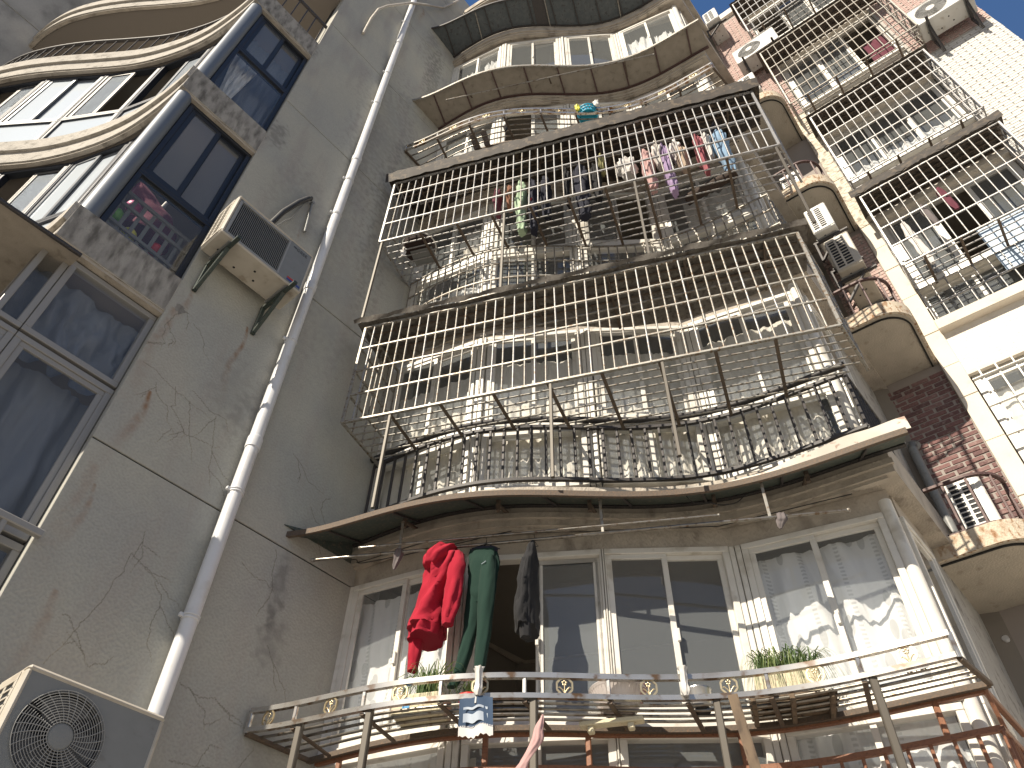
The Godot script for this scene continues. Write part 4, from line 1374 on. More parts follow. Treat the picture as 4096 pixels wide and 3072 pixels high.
	# window guard rail at the left edge
	var gr := thing("guard_rail", "grey steel guard rail across the large window at the left edge", "rail", FL, Vector3(-2.6, 4.3, 0.05))
	bar(gr, "rail", Vector3(-3.1, 4.36, 0.05), Vector3(-2.08, 4.36, 0.05), 0.05, 0.05, M["frame_grey"])
	for k in 4:
		bar(gr, "upright", Vector3(-2.3 - 0.22 * k, 3.2, 0.05), Vector3(-2.3 - 0.22 * k, 4.34, 0.05), 0.035, 0.035, M["frame_grey"])
	# balcony railings of the open storey
	var br := thing("balcony_railing", "black railing of the open wavy balcony at the top left", "railing", FF, Vector3(-2.5, 12.9, 1))
	st2 = S()
	tube(st2, left_curve(-0.08, 13.68, 0.1, 4.9), 0.03, 10)
	put(br, "rail", st2.commit(), M["iron_black"])
	for k in 34:
		var tt := 0.2 + k * 0.138
		bar(br, "baluster", Vector3(-tt, 12.87, wf(tt) - 0.08), Vector3(-tt, 13.67, wf(tt) - 0.08), 0.016, 0.016, M["iron_black"])
	var br2 := thing("balcony_railing", "short black railing at the balcony corner beside the white drain pipe", "railing", FL, Vector3(-2.5, 12.9, 0))
	bar(br2, "rail", Vector3(-2.97, 13.68, -0.07), Vector3(-2.1, 13.68, -0.07), 0.05, 0.04, M["iron_black"])
	for k in 6:
		var x := -2.9 + k * 0.15
		bar(br2, "baluster", Vector3(x, 12.87, -0.07), Vector3(x, 13.66, -0.07), 0.016, 0.016, M["iron_black"])
	# small sheet canopy at the left edge
	var cn := thing("canopy", "dusty sheet canopy with black edge at the left border", "canopy", FF, Vector3(-0.6, 6.45, 0.3))
	st2 = S()
	for face in 2:
		var g := []
		for j in 2:
			var line := []
			for i in 25:
				var tt := lerpf(-0.09, 2.6, i / 24.0)
				line.append(Vector3(-tt, 6.5 - 0.03 * j + 0.008 * face, wf(tt) - 0.22 + 0.8 * j))
			g.append(line)
		sheet(st2, g)
	put(cn, "sheet", st2.commit(), M["sheet_beige"])
	st2 = S()
	sweep(st2, left_curve(0.58, 6.47, -0.09, 2.6), 0.02, 0.035)
	put(cn, "front_edge", st2.commit(), M["iron_black"])
	bar(cn, "side_edge", Vector3(0.09, 6.49, -0.22), Vector3(0.09, 6.47, 0.58), 0.03, 0.03, M["iron_black"])

func pipes() -> void:
	var t := thing("drain_pipe", "long white drain pipe running up the grey end wall", "pipe", FL, Vector3(-1.01, 0, 0.075))
	rod(t, "pipe", Vector3(-1.01, 0, 0.078), Vector3(-1.01, 20.5, 0.078), 0.055, M["pvc_pipe"])
	for y in [4.28, 5.36, 7.18, 9.5, 10.32, 12.64, 13.8, 16.2]:
		var st := S()
		for d in [-0.012, 0.012]:
			lathe(st, Vector3(-1.01, y + d, 0.078), [[0.055, -0.008], [0.0605, -0.006], [0.0605, 0.006], [0.055, 0.008]], 24)
		cbox(st, Vector3(-1.02, y - 0.02, 0.0), Vector3(-1.0, y + 0.02, 0.03), 0.003)
		cbox(st, Vector3(-1.095, y - 0.014, 0.06), Vector3(-1.062, y + 0.014, 0.085), 0.003)
		put(t, "clamp", st.commit(), M["pvc_pipe"])
	for y in [5.87, 8.05, 10.9, 15.2]:
		var st := S()
		lathe(st, Vector3(-1.01, y, 0.078), [[0.055, -0.06], [0.063, -0.055], [0.063, 0.05], [0.06, 0.06], [0.055, 0.062]], 24)
		put(t, "coupling", st.commit(), M["pvc_pipe"])
	# condensate stub beside the louvred unit
	t = thing("condensate_pipe", "thin grey condensate pipe beside the louvred air conditioner", "pipe", FL, Vector3(-1.3, 8.86, 0.03))
	rod(t, "pipe", Vector3(-1.27, 8.86, 0.035), Vector3(-1.31, 9.42, 0.03), 0.016, M["casing_grey"])
	rod(t, "elbow", Vector3(-1.31, 9.43, -0.01), Vector3(-1.31, 9.43, 0.05), 0.02, M["casing_grey"])
	t = thing("refrigerant_hose", "black wrapped hose leaving the louvred air conditioner", "hose", FL, Vector3(-1.6, 8.6, 0.1))
	var s2 := S()
	tube(s2, pv([Vector3(-1.72, 7.95, 0.12), Vector3(-1.68, 8.35, 0.13), Vector3(-1.6, 8.75, 0.12), Vector3(-1.48, 9.15, 0.09), Vector3(-1.38, 9.42, 0.05), Vector3(-1.35, 9.5, 0.02), Vector3(-1.34, 9.52, -0.03)]), 0.03, 10)
	put(t, "hose", s2.commit(), M["rubber"])
	s2 = S()
	tube(s2, pv([Vector3(-1.66, 8.3, 0.1), Vector3(-1.52, 8.75, 0.06), Vector3(-1.46, 8.9, 0.03), Vector3(-1.4, 9.3, 0.02), Vector3(-1.36, 9.44, 0.02)]), 0.005, 6)
	put(t, "cable", s2.commit(), M["casing_grey"])
	t = thing("conduit", "pale jointed conduit crossing the wall near the top of the drain pipe", "conduit", FL, Vector3(-1.61, 14.4, 0.05))
	s2 = S()
	tube(s2, pv([Vector3(-1.61, 14.4, 0.03), Vector3(-1.6, 15.1, 0.05), Vector3(-1.56, 15.65, 0.07), Vector3(-1.45, 16.05, 0.1), Vector3(-1.08, 17.08, 0.15), Vector3(-0.7, 18.0, 0.12), Vector3(-0.34, 18.9, 0.06), Vector3(0.0, 20.3, 0.06)]), 0.022, 8)
	put(t, "tube", s2.commit(), M["casing_beige"])
	# thin pipe at the bay's flank
	var e := Vector2(4.45, -0.3) + SIDE * 2.13 + Vector2(0.913, 0.409) * 0.1
	t = thing("downpipe", "thin white downpipe at the right flank of the wavy bay", "pipe", FB, Vector3(e.x, 0, e.y))
	rod(t, "pipe", Vector3(e.x, 0, e.y), Vector3(e.x, 18, e.y), 0.026, M["pvc_pipe"])
	for y in [3.4, 4.7, 6.3, 7.6, 9.4, 11.2]:
		s2 = S()
		lathe(s2, Vector3(e.x, y, e.y), [[0.026, -0.05], [0.033, -0.045], [0.033, 0.045], [0.026, 0.05]], 16)
		put(t, "coupling", s2.commit(), M["pvc_pipe"])
	s2 = S()
	tube(s2, pv([Vector3(e.x, 5.0, e.y), Vector3(e.x - 0.04, 5.03, e.y + 0.09)]), 0.028, 12)
	put(t, "branch", s2.commit(), M["pvc_pipe"])

# ---------------------------------------------------------------- right block
func brick_field(parent, r0: float, r1: float, y0: float, y1: float, kind: String, bl: float, bh: float, joint: float, keep: int, skip := []) -> void:
	var cell_l := bl + joint
	var cell_h := bh + joint
	var variants := []
	for k in 3:
		var st := S()
		cbox(st, Vector3(0, 0, -0.01), Vector3(bl, bh, [0.003, 0.006, 0.0015][k]), 0.003)
		variants.append(st.commit())
	var rest := S()
	var many := 0
	var made := 0
	var n := int((y1 - y0) / cell_h)
	for j in n:
		var y := y0 + j * cell_h
		var x := r0 - (cell_l * 0.5 if j % 2 else 0.0)
		while x < r1 - 0.01:
			var a := maxf(x, r0)
			var b := minf(x + bl, r1)
			x += cell_l
			if b - a < 0.03:
				continue
			b -= rng.randf_range(0.0, 0.012)
			a += rng.randf_range(0.0, 0.006)
			if made < keep:
				var v := rng.randi() % 3
				var o := put(parent, "brick", variants[v], M["%s_%d" % [kind, rng.randi() % 4]], Transform3D(Basis(Vector3.BACK, rng.randf_range(-0.012, 0.012)).scaled(Vector3((b - a) / bl, rng.randf_range(0.9, 1.08), 1)), Vector3(a, y + rng.randf_range(-0.002, 0.002), rng.randf_range(-0.001, 0.0015))))
				made += 1
			else:
				box(rest, Vector3(a, y, -0.01), Vector3(b, y + bh, 0.004 + 0.004 * rng.randf()))
				many += 1
	if many > 0:
		var o := put(parent, "brick_courses", rest.commit(), M["%s_0" % kind])
		o.set_meta("kind", "stuff")

func rounded_plan(r0: float, r1: float, z0: float, z1: float, rad: float) -> PackedVector2Array:
	var p := PackedVector2Array([Vector2(r0, z0), Vector2(r0, z1)])
	for k in 13:
		var a := PI / 2 * (1.0 - k / 12.0)
		p.append(Vector2(r1 - rad + cos(a) * rad, z1 - rad + sin(a) * rad))
	p.append(Vector2(r1, z0))
	return p

func cage_flat(label: String, f: Transform3D, x0: float, x1: float, y0: float, y1: float, z: float, nx: int, ny: int, m: Material, lower: float, lip: float, m2: Material) -> Node3D:
	var t := thing("window_cage", label, "window cage", f, Vector3((x0 + x1) / 2, y0, z))
	for i in nx + 1:
		var x := lerpf(x0, x1, float(i) / nx)
		if i == 0 or i == nx:
			bar(t, "corner_post", Vector3(x, y0, z), Vector3(x, y1, z), 0.028, 0.028, m)
		else:
			rod(t, "upright_bar", Vector3(x + rng.randf_range(-0.008, 0.008), y0, z), Vector3(x + rng.randf_range(-0.008, 0.008), y1, z + rng.randf_range(-0.006, 0.006)), 0.0088, m)
	for j in ny + 1:
		var y := lerpf(y0, y1, float(j) / ny)
		bar(t, "cross_bar", Vector3(x0, y, z), Vector3(x1, y, z), 0.022, 0.018, m)
		for e in [x0, x1]:
			bar(t, "side_bar", Vector3(e, y, z), Vector3(e, y, 0.02), 0.018, 0.018, m)
	for e in [x0, x1]:
		for k in 4:
			rod(t, "side_upright", Vector3(e, y0, z * (k + 0.5) / 4.2), Vector3(e, y1, z * (k + 0.5) / 4.2), 0.008, m)
	for k in 5:
		rod(t, "floor_bar", Vector3(x0, y0 + 0.002, z * (k + 0.4) / 5.0), Vector3(x1, y0 + 0.002, z * (k + 0.4) / 5.0), 0.009, m)
	for k in 4:
		var x := lerpf(x0, x1, (k + 0.6) / 4.3)
		bar(t, "floor_strut", Vector3(x, y0 - 0.016, z), Vector3(x, y0 - 0.016, 0.02), 0.03, 0.012, m2, Vector3.UP)
	# lattice on the wall below the cage
	if lower > 0.0:
		var n2 := 11
		for i in n2 + 1:
			var x := lerpf(x0 + 0.02, x1, float(i) / n2)
			rod(t, "lower_bar", Vector3(x, y0 - lower, 0.06), Vector3(x, y0, 0.06), 0.009, m)
		for q in [0.02, 0.36]:
			bar(t, "lower_cross_bar", Vector3(x0, y0 - q * lower / 0.6, 0.06), Vector3(x1, y0 - q * lower / 0.6, 0.06), 0.022, 0.02, m)
	# corrugated roof
	var st := S()
	var g := []
	for j in 2:
		var line := []
		for i in 121:
			var x := lerpf(x0 - 0.06, x1 + 0.06, i / 120.0)
			line.append(Vector3(x, y1 + 0.04 + 0.1 * (1 - j) + 0.012 * sin(x * 60.0), 0.01 + (z + 0.03) * j))
		g.append(line)
	sheet(st, g)
	var r := put(t, "roof_sheet", st.commit(), M["corrugated_dark"])
	for k in 5:
		bar(t, "roof_batten", Vector3(x0, y1 + 0.02 + 0.02 * (4 - k), z * (k + 0.5) / 5), Vector3(x1, y1 + 0.02 + 0.02 * (4 - k), z * (k + 0.5) / 5), 0.02, 0.02, M["iron_rusty"])
	if lip > 0.0:
		st = S()
		var g2 := []
		for j in 2:
			var line := []
			for i in 31:
				var x := lerpf(x0 - 0.1, x1 + 0.08, i / 30.0)
				line.append(Vector3(x, y1 + 0.03 + lip * j + 0.01 * sin(x * 11), z + 0.035 + 0.006 * sin(x * 23)))
			g2.append(line)
		sheet(st, g2)
		put(r, "lip", st.commit(), M["sheet_bitumen"])
	return t

func right_building() -> void:
	var t := thing("apartment_building", "right apartment block of brick and cream stucco with stacked cages", "building", FR, Vector3(1.4, 0, 0))
	rng.seed = 5
	var st := S()
	var ops := [[5.2, 7.86], [8.72, 11.0], [11.36, 13.6], [14.1, 16.7], [17.05, 19.6]]
	# wall core beside and between the openings
	box(st, Vector3(-0.62, 0, -0.25), Vector3(0.452, 20.2, -0.004))
	put(t, "wall_core", st.commit(), M["mortar"])
	st = S()
	box(st, Vector3(2.2, 0, -0.25), Vector3(3.3, 20.2, -0.006))
	box(st, Vector3(3.1, 0, -4.0), Vector3(3.298, 20.2, -0.25))
	put(t, "wall_core", st.commit(), M["mortar_white"])
	var y := 0.0
	for o in ops + [[20.2, 20.2]]:
		st = S()
		cbox(st, Vector3(0.452, y, -0.25), Vector3(2.2, o[0], 0.0), 0.004)
		put(t, "spandrel", st.commit(), M["stucco_cream"])
		y = o[1]
	# rooms
	st = S()
	box(st, Vector3(-0.6, 0, -2.6), Vector3(3.2, 20.2, -2.4))
	box(st, Vector3(-0.6, 0, -2.4), Vector3(-0.5, 20.2, -0.26))
	for o in ops:
		box(st, Vector3(-0.5, o[1] + 0.05, -2.4), Vector3(3.1, o[1] + 0.25, -0.26))
	box(st, Vector3(-0.5, 20.0, -2.4), Vector3(3.1, 20.2, -0.26))
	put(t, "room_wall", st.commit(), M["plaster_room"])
	# cornice
	st = S()
	box(st, Vector3(-0.6, 20.2, -3.0), Vector3(3.36, 20.45, 0.08))
	put(t, "parapet", st.commit(), M["stucco_cream"])
	# windows
	for i in ops.size():
		var o: Array = ops[i]
		if i == 0:
			window(t, Vector2(0.47, -0.08), Vector2(2.19, -0.08), o[0], o[1], 3, M["pvc_white"], M["glass"], 0.07, true, -1, "window", 0.05)
		else:
			var ym: float = o[0] + 0.75
			window(t, Vector2(0.47, -0.1), Vector2(2.19, -0.1), ym, o[1] - 0.06, 3, M["pvc_white"], M["glass"], 0.06, true, [-1, 1, -1, 2, 0][i], "window", 0.05)
			window(t, Vector2(0.47, -0.1), Vector2(2.19, -0.1), o[0] + 0.02, ym - 0.09, 3, M["pvc_white"], M["glass"], 0.05, false)
			st = S()
			cbox(st, Vector3(0.46, ym - 0.1, -0.15), Vector3(2.2, ym, 0.02), 0.005)
			put(t, "window_sill", st.commit(), M["pvc_white"])
			st = S()
			box(st, Vector3(0.46, o[1] - 0.058, -0.16), Vector3(2.2, o[1], -0.06))
			put(t, "lintel", st.commit(), M["stucco_cream"])
	# bricks: red ones below the lowest platform, pale painted ones above, white field at the right
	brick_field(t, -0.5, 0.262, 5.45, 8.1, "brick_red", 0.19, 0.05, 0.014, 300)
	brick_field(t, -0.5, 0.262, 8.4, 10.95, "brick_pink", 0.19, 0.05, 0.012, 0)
	brick_field(t, -0.5, 0.44, 14.15, 20.1, "brick_pink", 0.19, 0.05, 0.012, 0)
	brick_field(t, 2.24, 3.3, 8.3, 14.15, "brick_white", 0.19, 0.05, 0.011, 300)
	brick_field(t, 2.24, 3.3, 14.16, 20.1, "brick_pink", 0.19, 0.05, 0.011, 0)
	# pier of blocks
	var py := 4.6
	var k := 0
	while py < 14.0:
		var hh: float = [0.62, 0.48, 0.55, 0.7][k % 4]
		st = S()
		cbox(st, Vector3(0.268, py, -0.05), Vector3(0.45, py + hh - 0.006, 0.05 + 0.004 * (k % 2)), 0.004)
		put(t, "pier_block", st.commit(), M["peeling_pier"] if py > 10.9 else M["stucco_pier"])
		py += hh
		k += 1
	# sill course under the lowest cage
	st = S()
	cbox(st, Vector3(0.44, 8.555, -0.02), Vector3(3.3, 8.715, 0.11), 0.006)
	put(t, "sill_course", st.commit(), M["stucco_pier"])
	st = S()
	cbox(st, Vector3(0.44, 7.84, -0.02), Vector3(3.3, 7.9, 0.03), 0.004)
	put(t, "window_head", st.commit(), M["stucco_pier"])
	# rounded platforms for the machines
	for yb in [5.28, 8.18, 11.04, 13.88]:
		st = S()
		prism(st, rounded_plan(-0.75, 0.235, 0.0, 1.04, 0.3), yb, yb + 0.16)
		var o := put(t, "balcony_platform", st.commit(), M["stucco_platform"])
		st = S()
		var pl := rounded_plan(-0.76, 0.245, 0.0, 1.05, 0.3)
		var pp := PackedVector3Array()
		for i in range(1, pl.size()):
			pp.append(Vector3(pl[i].x, yb + 0.09, pl[i].y))
		sweep(st, pp, 0.03, 0.19)
		put(o, "fascia", st.commit(), M["fascia_rusty"])
		st = S()
		pl = rounded_plan(-0.74, 0.2, 0.0, 0.995, 0.28)
		pp = PackedVector3Array()
		for i in range(1, pl.size()):
			pp.append(Vector3(pl[i].x, yb - 0.006, pl[i].y))
		sweep(st, pp, 0.018, 0.016)
		put(o, "drip_line", st.commit(), M["void_dark"])
		if yb > 13.0:
			continue
		var names := {5.28: "maroon railing of the platform beside the red brick patch", 8.18: "dark railing round the platform above the red brick patch", 11.04: "maroon railing of the middle rounded platform by the peeling pier"}
		var rt := thing("platform_railing", names[yb], "railing", FR, Vector3(-0.2, yb + 0.16, 0.6))
		for q in [[0.22, 0.03], [0.72, 0.034]]:
			pl = rounded_plan(-0.72, 0.2, 0.02, 0.99, 0.28)
			pp = PackedVector3Array()
			for i in range(1, pl.size()):
				pp.append(Vector3(pl[i].x, yb + q[0], pl[i].y))
			st = S()
			sweep(st, pp, q[1], 0.026)
			put(rt, "rail", st.commit(), M["iron_maroon"])
		for q in [[-0.6, 0.99], [-0.42, 0.99], [-0.24, 0.99], [-0.05, 0.987], [0.13, 0.9], [0.2, 0.7], [0.2, 0.5], [0.2, 0.3], [0.2, 0.1]]:
			bar(rt, "baluster", Vector3(q[0], yb + 0.2, q[1]), Vector3(q[0], yb + 0.72, q[1]), 0.022, 0.022, M["iron_maroon"])
	# grey vent pipe on the brick
	var vp := thing("vent_pipe", "grey vent pipe hugging the shaded red brick wall", "pipe", FR, Vector3(-0.36, 5.4, 0.08))
	st = S()
	tube(st, pv([Vector3(-0.36, 5.4, 0.09), Vector3(-0.36, 7.15, 0.09), Vector3(-0.35, 7.22, 0.06), Vector3(-0.35, 7.24, -0.02)]), 0.045, 16)
	put(vp, "pipe", st.commit(), M["casing_grey"])
	st = S()
	lathe(st, Vector3(-0.35, 7.24, 0.012), [[0.045, 0.0], [0.075, 0.0], [0.078, 0.006], [0.06, 0.016], [0.046, 0.018]], 20, Basis(Vector3.RIGHT, PI / 2))
	put(vp, "collar", st.commit(), M["stucco_dirty"])
	# cages
	cage_flat("lowest right steel cage with dark roof lip, blue sheet glimpsed at its right", FR, 0.45, 2.2, 9.36, 10.98, 0.5, 14, 4, M["stainless_bright"], 0.63, 0.16, M["iron_rusty"])
	cage_flat("second right steel cage from below with scalloped white curtain behind", FR, 0.45, 2.2, 11.43, 13.5, 0.5, 15, 6, M["stainless_bright"], 0.0, 0.0, M["iron_rusty"])
	cage_flat("third right cage from below with yellowed bars", FR, 0.31, 2.38, 14.24, 16.55, 0.5, 16, 6, M["stainless"], 0.0, 0.0, M["iron_rusty"])
	cage_flat("topmost right steel cage against the blue sky", FR, 0.34, 2.3, 17.7, 19.4, 0.5, 15, 5, M["stainless_bright"], 0.0, 0.0, M["iron_rusty"])
	var wb := thing("window_bars", "white painted bars over the lowest right window", "window bars", FR, Vector3(1.3, 5.2, 0.06))
	for i in 11:
		bar(wb, "upright_bar", Vector3(0.56 + 0.16 * i, 5.2, 0.07), Vector3(0.56 + 0.16 * i, 7.84, 0.07), 0.018, 0.018, M["pvc_white"])
	for i in 7:
		bar(wb, "cross_bar", Vector3(0.46, 5.3 + 0.4 * i, 0.085), Vector3(2.2, 5.3 + 0.4 * i, 0.085), 0.014, 0.03, M["pvc_white"])
	curtain("leaf patterned curtain in the lowest right window", FR, Vector2(0.5, -0.2), Vector2(2.15, -0.2), 5.2, 7.7, M["curtain_pattern"], 6, 0.03, 51)
	curtain("scalloped white curtain in the second right window", FR, Vector2(0.55, -0.2), Vector2(2.1, -0.2), 11.4, 12.6, M["curtain_sheer"], 7, 0.05, 52, "", 1.0, 0.1)
	curtain("dark purple curtain at the right of the third right window", FR, Vector2(1.8, -0.2), Vector2(2.15, -0.2), 14.2, 16.0, M["cloth_maroon"], 3, 0.03, 53)
	# blue sheet in the lowest cage
	var bs := thing("blue_sheet", "pale blue sheet standing in the lowest right cage", "sheet", FR, Vector3(1.8, 9.4, 0.1))
	st = S()
	cbox(st, Vector3(1.35, 9.0, 0.03), Vector3(2.15, 9.85, 0.045), 0.003)
	put(bs, "panel", st.commit(), M["panel_blue"])

# ---------------------------------------------------------------- air conditioners
func hole_panel(st: SurfaceTool, x0: float, y0: float, x1: float, y1: float, c: Vector2, r: float, z: float) -> void:
	var n := 64
	var edge := []
	for k in n:
		var d := Vector2(cos(TAU * k / n), sin(TAU * k / n))
		var tx := INF
		var ty := INF
		if absf(d.x) > 1e-6:
			tx = ((x1 if d.x > 0 else x0) - c.x) / d.x
		if absf(d.y) > 1e-6:
			ty = ((y1 if d.y > 0 else y0) - c.y) / d.y
		edge.append(c + d * minf(tx, ty))
	var corners := [Vector2(x0, y0), Vector2(x1, y0), Vector2(x1, y1), Vector2(x0, y1)]
	for k in n:
		var j := (k + 1) % n
		var a := c + Vector2(cos(TAU * k / n), sin(TAU * k / n)) * r
		var b := c + Vector2(cos(TAU * j / n), sin(TAU * j / n)) * r
		var e0: Vector2 = edge[k]
		var e1: Vector2 = edge[j]
		quad(st, Vector3(a.x, a.y, z), Vector3(e0.x, e0.y, z), Vector3(e1.x, e1.y, z), Vector3(b.x, b.y, z), Vector3.BACK)
		quad(st, Vector3(a.x, a.y, z), Vector3(b.x, b.y, z), Vector3(b.x, b.y, z - 0.05), Vector3(a.x, a.y, z - 0.05), Vector3(c.x - a.x, c.y - a.y, 0).normalized())
		if absf(e0.x - e1.x) > 1e-5 and absf(e0.y - e1.y) > 1e-5:
			for q in corners:
				if q.distance_to(e0) < 0.15 and q.distance_to(e1) < 0.15:
					tri(st, Vector3(e0.x, e0.y, z), Vector3(q.x, q.y, z), Vector3(e1.x, e1.y, z), Vector3.BACK)

func ac_unit(label: String, f: Transform3D, base: Vector3, w: float, h: float, d: float, style: String, m: Material, side := true, brackets := "", m_front: Material = null, turn := 0.0) -> Node3D:
	var t := thing("air_conditioner", label, "air conditioner", f, base, "outdoor air conditioners")
	if turn != 0.0:
		t.rotate_object_local(Vector3.UP, turn)
	shift[t] = V3
	if m_front == null:
		m_front = m
	var st := S()
	var zf := d - 0.055
	cbox(st, Vector3(0, 0, 0), Vector3(w, h, zf), 0.012)
	put(t, "casing", st.commit(), m)
	# front shell
	st = S()
	var rad := 0.022
	cbox(st, Vector3(0, h - 0.03, zf - 0.02), Vector3(w, h + 0.004, d + 0.003), 0.014)
	cbox(st, Vector3(0.004, 0, zf - 0.02), Vector3(w - 0.004, 0.03, d), 0.01)
	cbox(st, Vector3(-0.003, 0.02, zf - 0.02), Vector3(0.03, h - 0.02, d), 0.012)
	cbox(st, Vector3(w - 0.03, 0.02, zf - 0.02), Vector3(w + 0.003, h - 0.02, d), 0.012)
	put(t, "front_shell", st.commit(), m)
	if style == "fan":
		var r := minf(h * 0.42, 0.225)
		var c := Vector2(w * 0.36, h * 0.5)
		st = S()
		hole_panel(st, 0.02, 0.02, w - 0.02, h - 0.02, c, r, d - 0.006)
		put(t, "front_panel", st.commit(), m_front)
		st = S()
		quad(st, Vector3(c.x - r, c.y - r, zf + 0.002), Vector3(c.x + r, c.y - r, zf + 0.002), Vector3(c.x + r, c.y + r, zf + 0.002), Vector3(c.x - r, c.y + r, zf + 0.002), Vector3.BACK)
		put(t, "fan_well", st.commit(), M["coil_dark"])
		for k in 3:
			st = S()
			var g := []
			for i in 6:
				var line := []
				for j in 6:
					var rr := lerpf(0.05, r * 0.93, i / 5.0)
					var a := TAU * k / 3 + (j / 5.0 - 0.5) * 1.5 - 0.5 * i / 5.0
					line.append(Vector3(c.x + cos(a) * rr, c.y + sin(a) * rr, zf + 0.008 + 0.02 * j / 5.0))
				g.append(line)
			sheet(st, g)
			put(t, "fan_blade", st.commit(), M["fan_blade"])
		st = S()
		for k in 13:
			var rr := lerpf(0.07, r + 0.004, k / 12.0)
			var pts := PackedVector3Array()
			for i in 49:
				pts.append(Vector3(c.x + cos(TAU * i / 48) * rr, c.y + sin(TAU * i / 48) * rr, d + 0.004 + 0.012 * (1.0 - k / 12.0)))
			tube(st, pts, 0.0022, 5, false)
		for k in 28:
			var a := TAU * k / 28
			var pts := PackedVector3Array()
			for i in 5:
				var rr := lerpf(0.065, r + 0.006, i / 4.0)
				pts.append(Vector3(c.x + cos(a + 0.25 * i / 4.0) * rr, c.y + sin(a + 0.25 * i / 4.0) * rr, d + 0.003 + 0.012 * (1.0 - i / 4.0)))
			tube(st, pts, 0.0025, 5, false)
		put(t, "fan_grille", st.commit(), m if style == "fan_light" else M["grille_mid"])
		st = S()
		lathe(st, Vector3(c.x, c.y, d + 0.012), [[0.0, 0.006], [0.055, 0.005], [0.066, 0.0], [0.066, -0.006]], 28, Basis(Vector3.RIGHT, PI / 2))
		put(t, "hub_cover", st.commit(), m_front)
	elif style == "louver":
		st = S()
		box(st, Vector3(w * 0.70, 0.02, zf), Vector3(w - 0.02, h - 0.02, d - 0.004))
		put(t, "front_panel", st.commit(), m_front)
		st = S()
		quad(st, Vector3(0.02, 0.02, zf + 0.002), Vector3(w * 0.7, 0.02, zf + 0.002), Vector3(w * 0.7, h - 0.02, zf + 0.002), Vector3(0.02, h - 0.02, zf + 0.002), Vector3.BACK)
		put(t, "grille_backing", st.commit(), M["coil_dark"])
		st = S()
		box(st, Vector3(0.03, 0.03, d - 0.03), Vector3(0.055, h - 0.03, d - 0.004))
		box(st, Vector3(w * 0.70 - 0.02, 0.03, d - 0.03), Vector3(w * 0.70 - 0.001, h - 0.03, d - 0.004))
		box(st, Vector3(0.03, h - 0.055, d - 0.03), Vector3(w * 0.7 - 0.02, h - 0.03, d - 0.004))
		box(st, Vector3(0.03, 0.03, d - 0.03), Vector3(w * 0.7 - 0.02, 0.055, d - 0.005))
		put(t, "grille_frame", st.commit(), M["grille_mid"])
		for k in 33:
			var x := lerpf(0.06, w * 0.70 - 0.026, k / 32.0)
			bar(t, "grille_slat", Vector3(x, 0.05, d - 0.018), Vector3(x, h - 0.05, d - 0.018), 0.0045, 0.016, M["grille_mid"])
		for k in 3:
			bar(t, "grille_tie", Vector3(0.05, h * (k + 1) / 4, d - 0.024), Vector3(w * 0.69, h * (k + 1) / 4, d - 0.024), 0.004, 0.004, M["grille_dark"])
		var tm := TextMesh.new()
		tm.text = "GREE"
		tm.font_size = 16
		tm.pixel_size = 0.0034
		tm.depth = 0.002
		var sf := SystemFont.new()
		sf.font_names = PackedStringArray(["Droid Sans"])
		tm.font = sf
		put(t, "lettering", tm, M["print_dark"], Transform3D(Basis.IDENTITY, Vector3(w * 0.86, h * 0.86, d - 0.002)))
		st = S()
		lathe(st, Vector3(w * 0.765, h * 0.87, d - 0.003), [[0.0, 0.002], [0.013, 0.002], [0.015, 0.0]], 16, Basis(Vector3.RIGHT, PI / 2).scaled(Vector3(1.5, 0.8, 1)))
		put(t, "emblem", st.commit(), M["print_dark"])
		st = S()
		box(st, Vector3(w * 0.8, 0.05, d - 0.004), Vector3(w * 0.97, 0.075, d - 0.002))
		put(t, "sticker", st.commit(), M["print_blue"])
		st = S()
		box(st, Vector3(w * 0.8, 0.076, d - 0.004), Vector3(w * 0.93, 0.1, d - 0.002))
		put(t, "sticker", st.commit(), M["print_red"])
	else:
		st = S()
		box(st, Vector3(0.025, 0.025, zf), Vector3(w - 0.025, h - 0.025, d - 0.006))
		put(t, "front_panel", st.commit(), m_front)
	if side:
		# intake grille on the left side: dark coil seen through two columns of slots
		st = S()
		quad(st, Vector3(-0.0015, 0.05, 0.02), Vector3(-0.0015, 0.05, zf - 0.01), Vector3(-0.0015, h - 0.06, zf - 0.01), Vector3(-0.0015, h - 0.06, 0.02), Vector3.LEFT)
		put(t, "coil", st.commit(), M["coil_dark"])
		st = S()
		cbox(st, Vector3(-0.008, 0.03, 0.012), Vector3(0.004, h - 0.04, 0.035), 0.002)
		cbox(st, Vector3(-0.008, 0.03, zf - 0.03), Vector3(0.004, h - 0.04, zf - 0.002), 0.002)
		cbox(st, Vector3(-0.0075, 0.03, zf * 0.5 - 0.012), Vector3(0.004, h - 0.04, zf * 0.5 + 0.012), 0.002)
		cbox(st, Vector3(-0.009, h - 0.075, 0.012), Vector3(0.004, h - 0.03, zf - 0.002), 0.002)
		cbox(st, Vector3(-0.009, 0.02, 0.012), Vector3(0.004, 0.055, zf - 0.002), 0.002)
		put(t, "side_frame", st.commit(), m)
		for k in 9:
			var y := lerpf(0.1, h - 0.11, k / 8.0)
			bar(t, "side_slat", Vector3(-0.004, y, 0.02), Vector3(-0.004, y, zf - 0.01), 0.008, 0.012, m, Vector3.UP)
	# ribbed back coil hints and base feet
	st = S()
	cbox(st, Vector3(w * 0.12, -0.02, -0.01), Vector3(w * 0.18, 0.0, d - 0.03), 0.004)
	cbox(st, Vector3(w * 0.82, -0.02, -0.01), Vector3(w * 0.88, 0.0, d - 0.03), 0.004)
	put(t, "foot", st.commit(), M["casing_grey"])
	st = S()
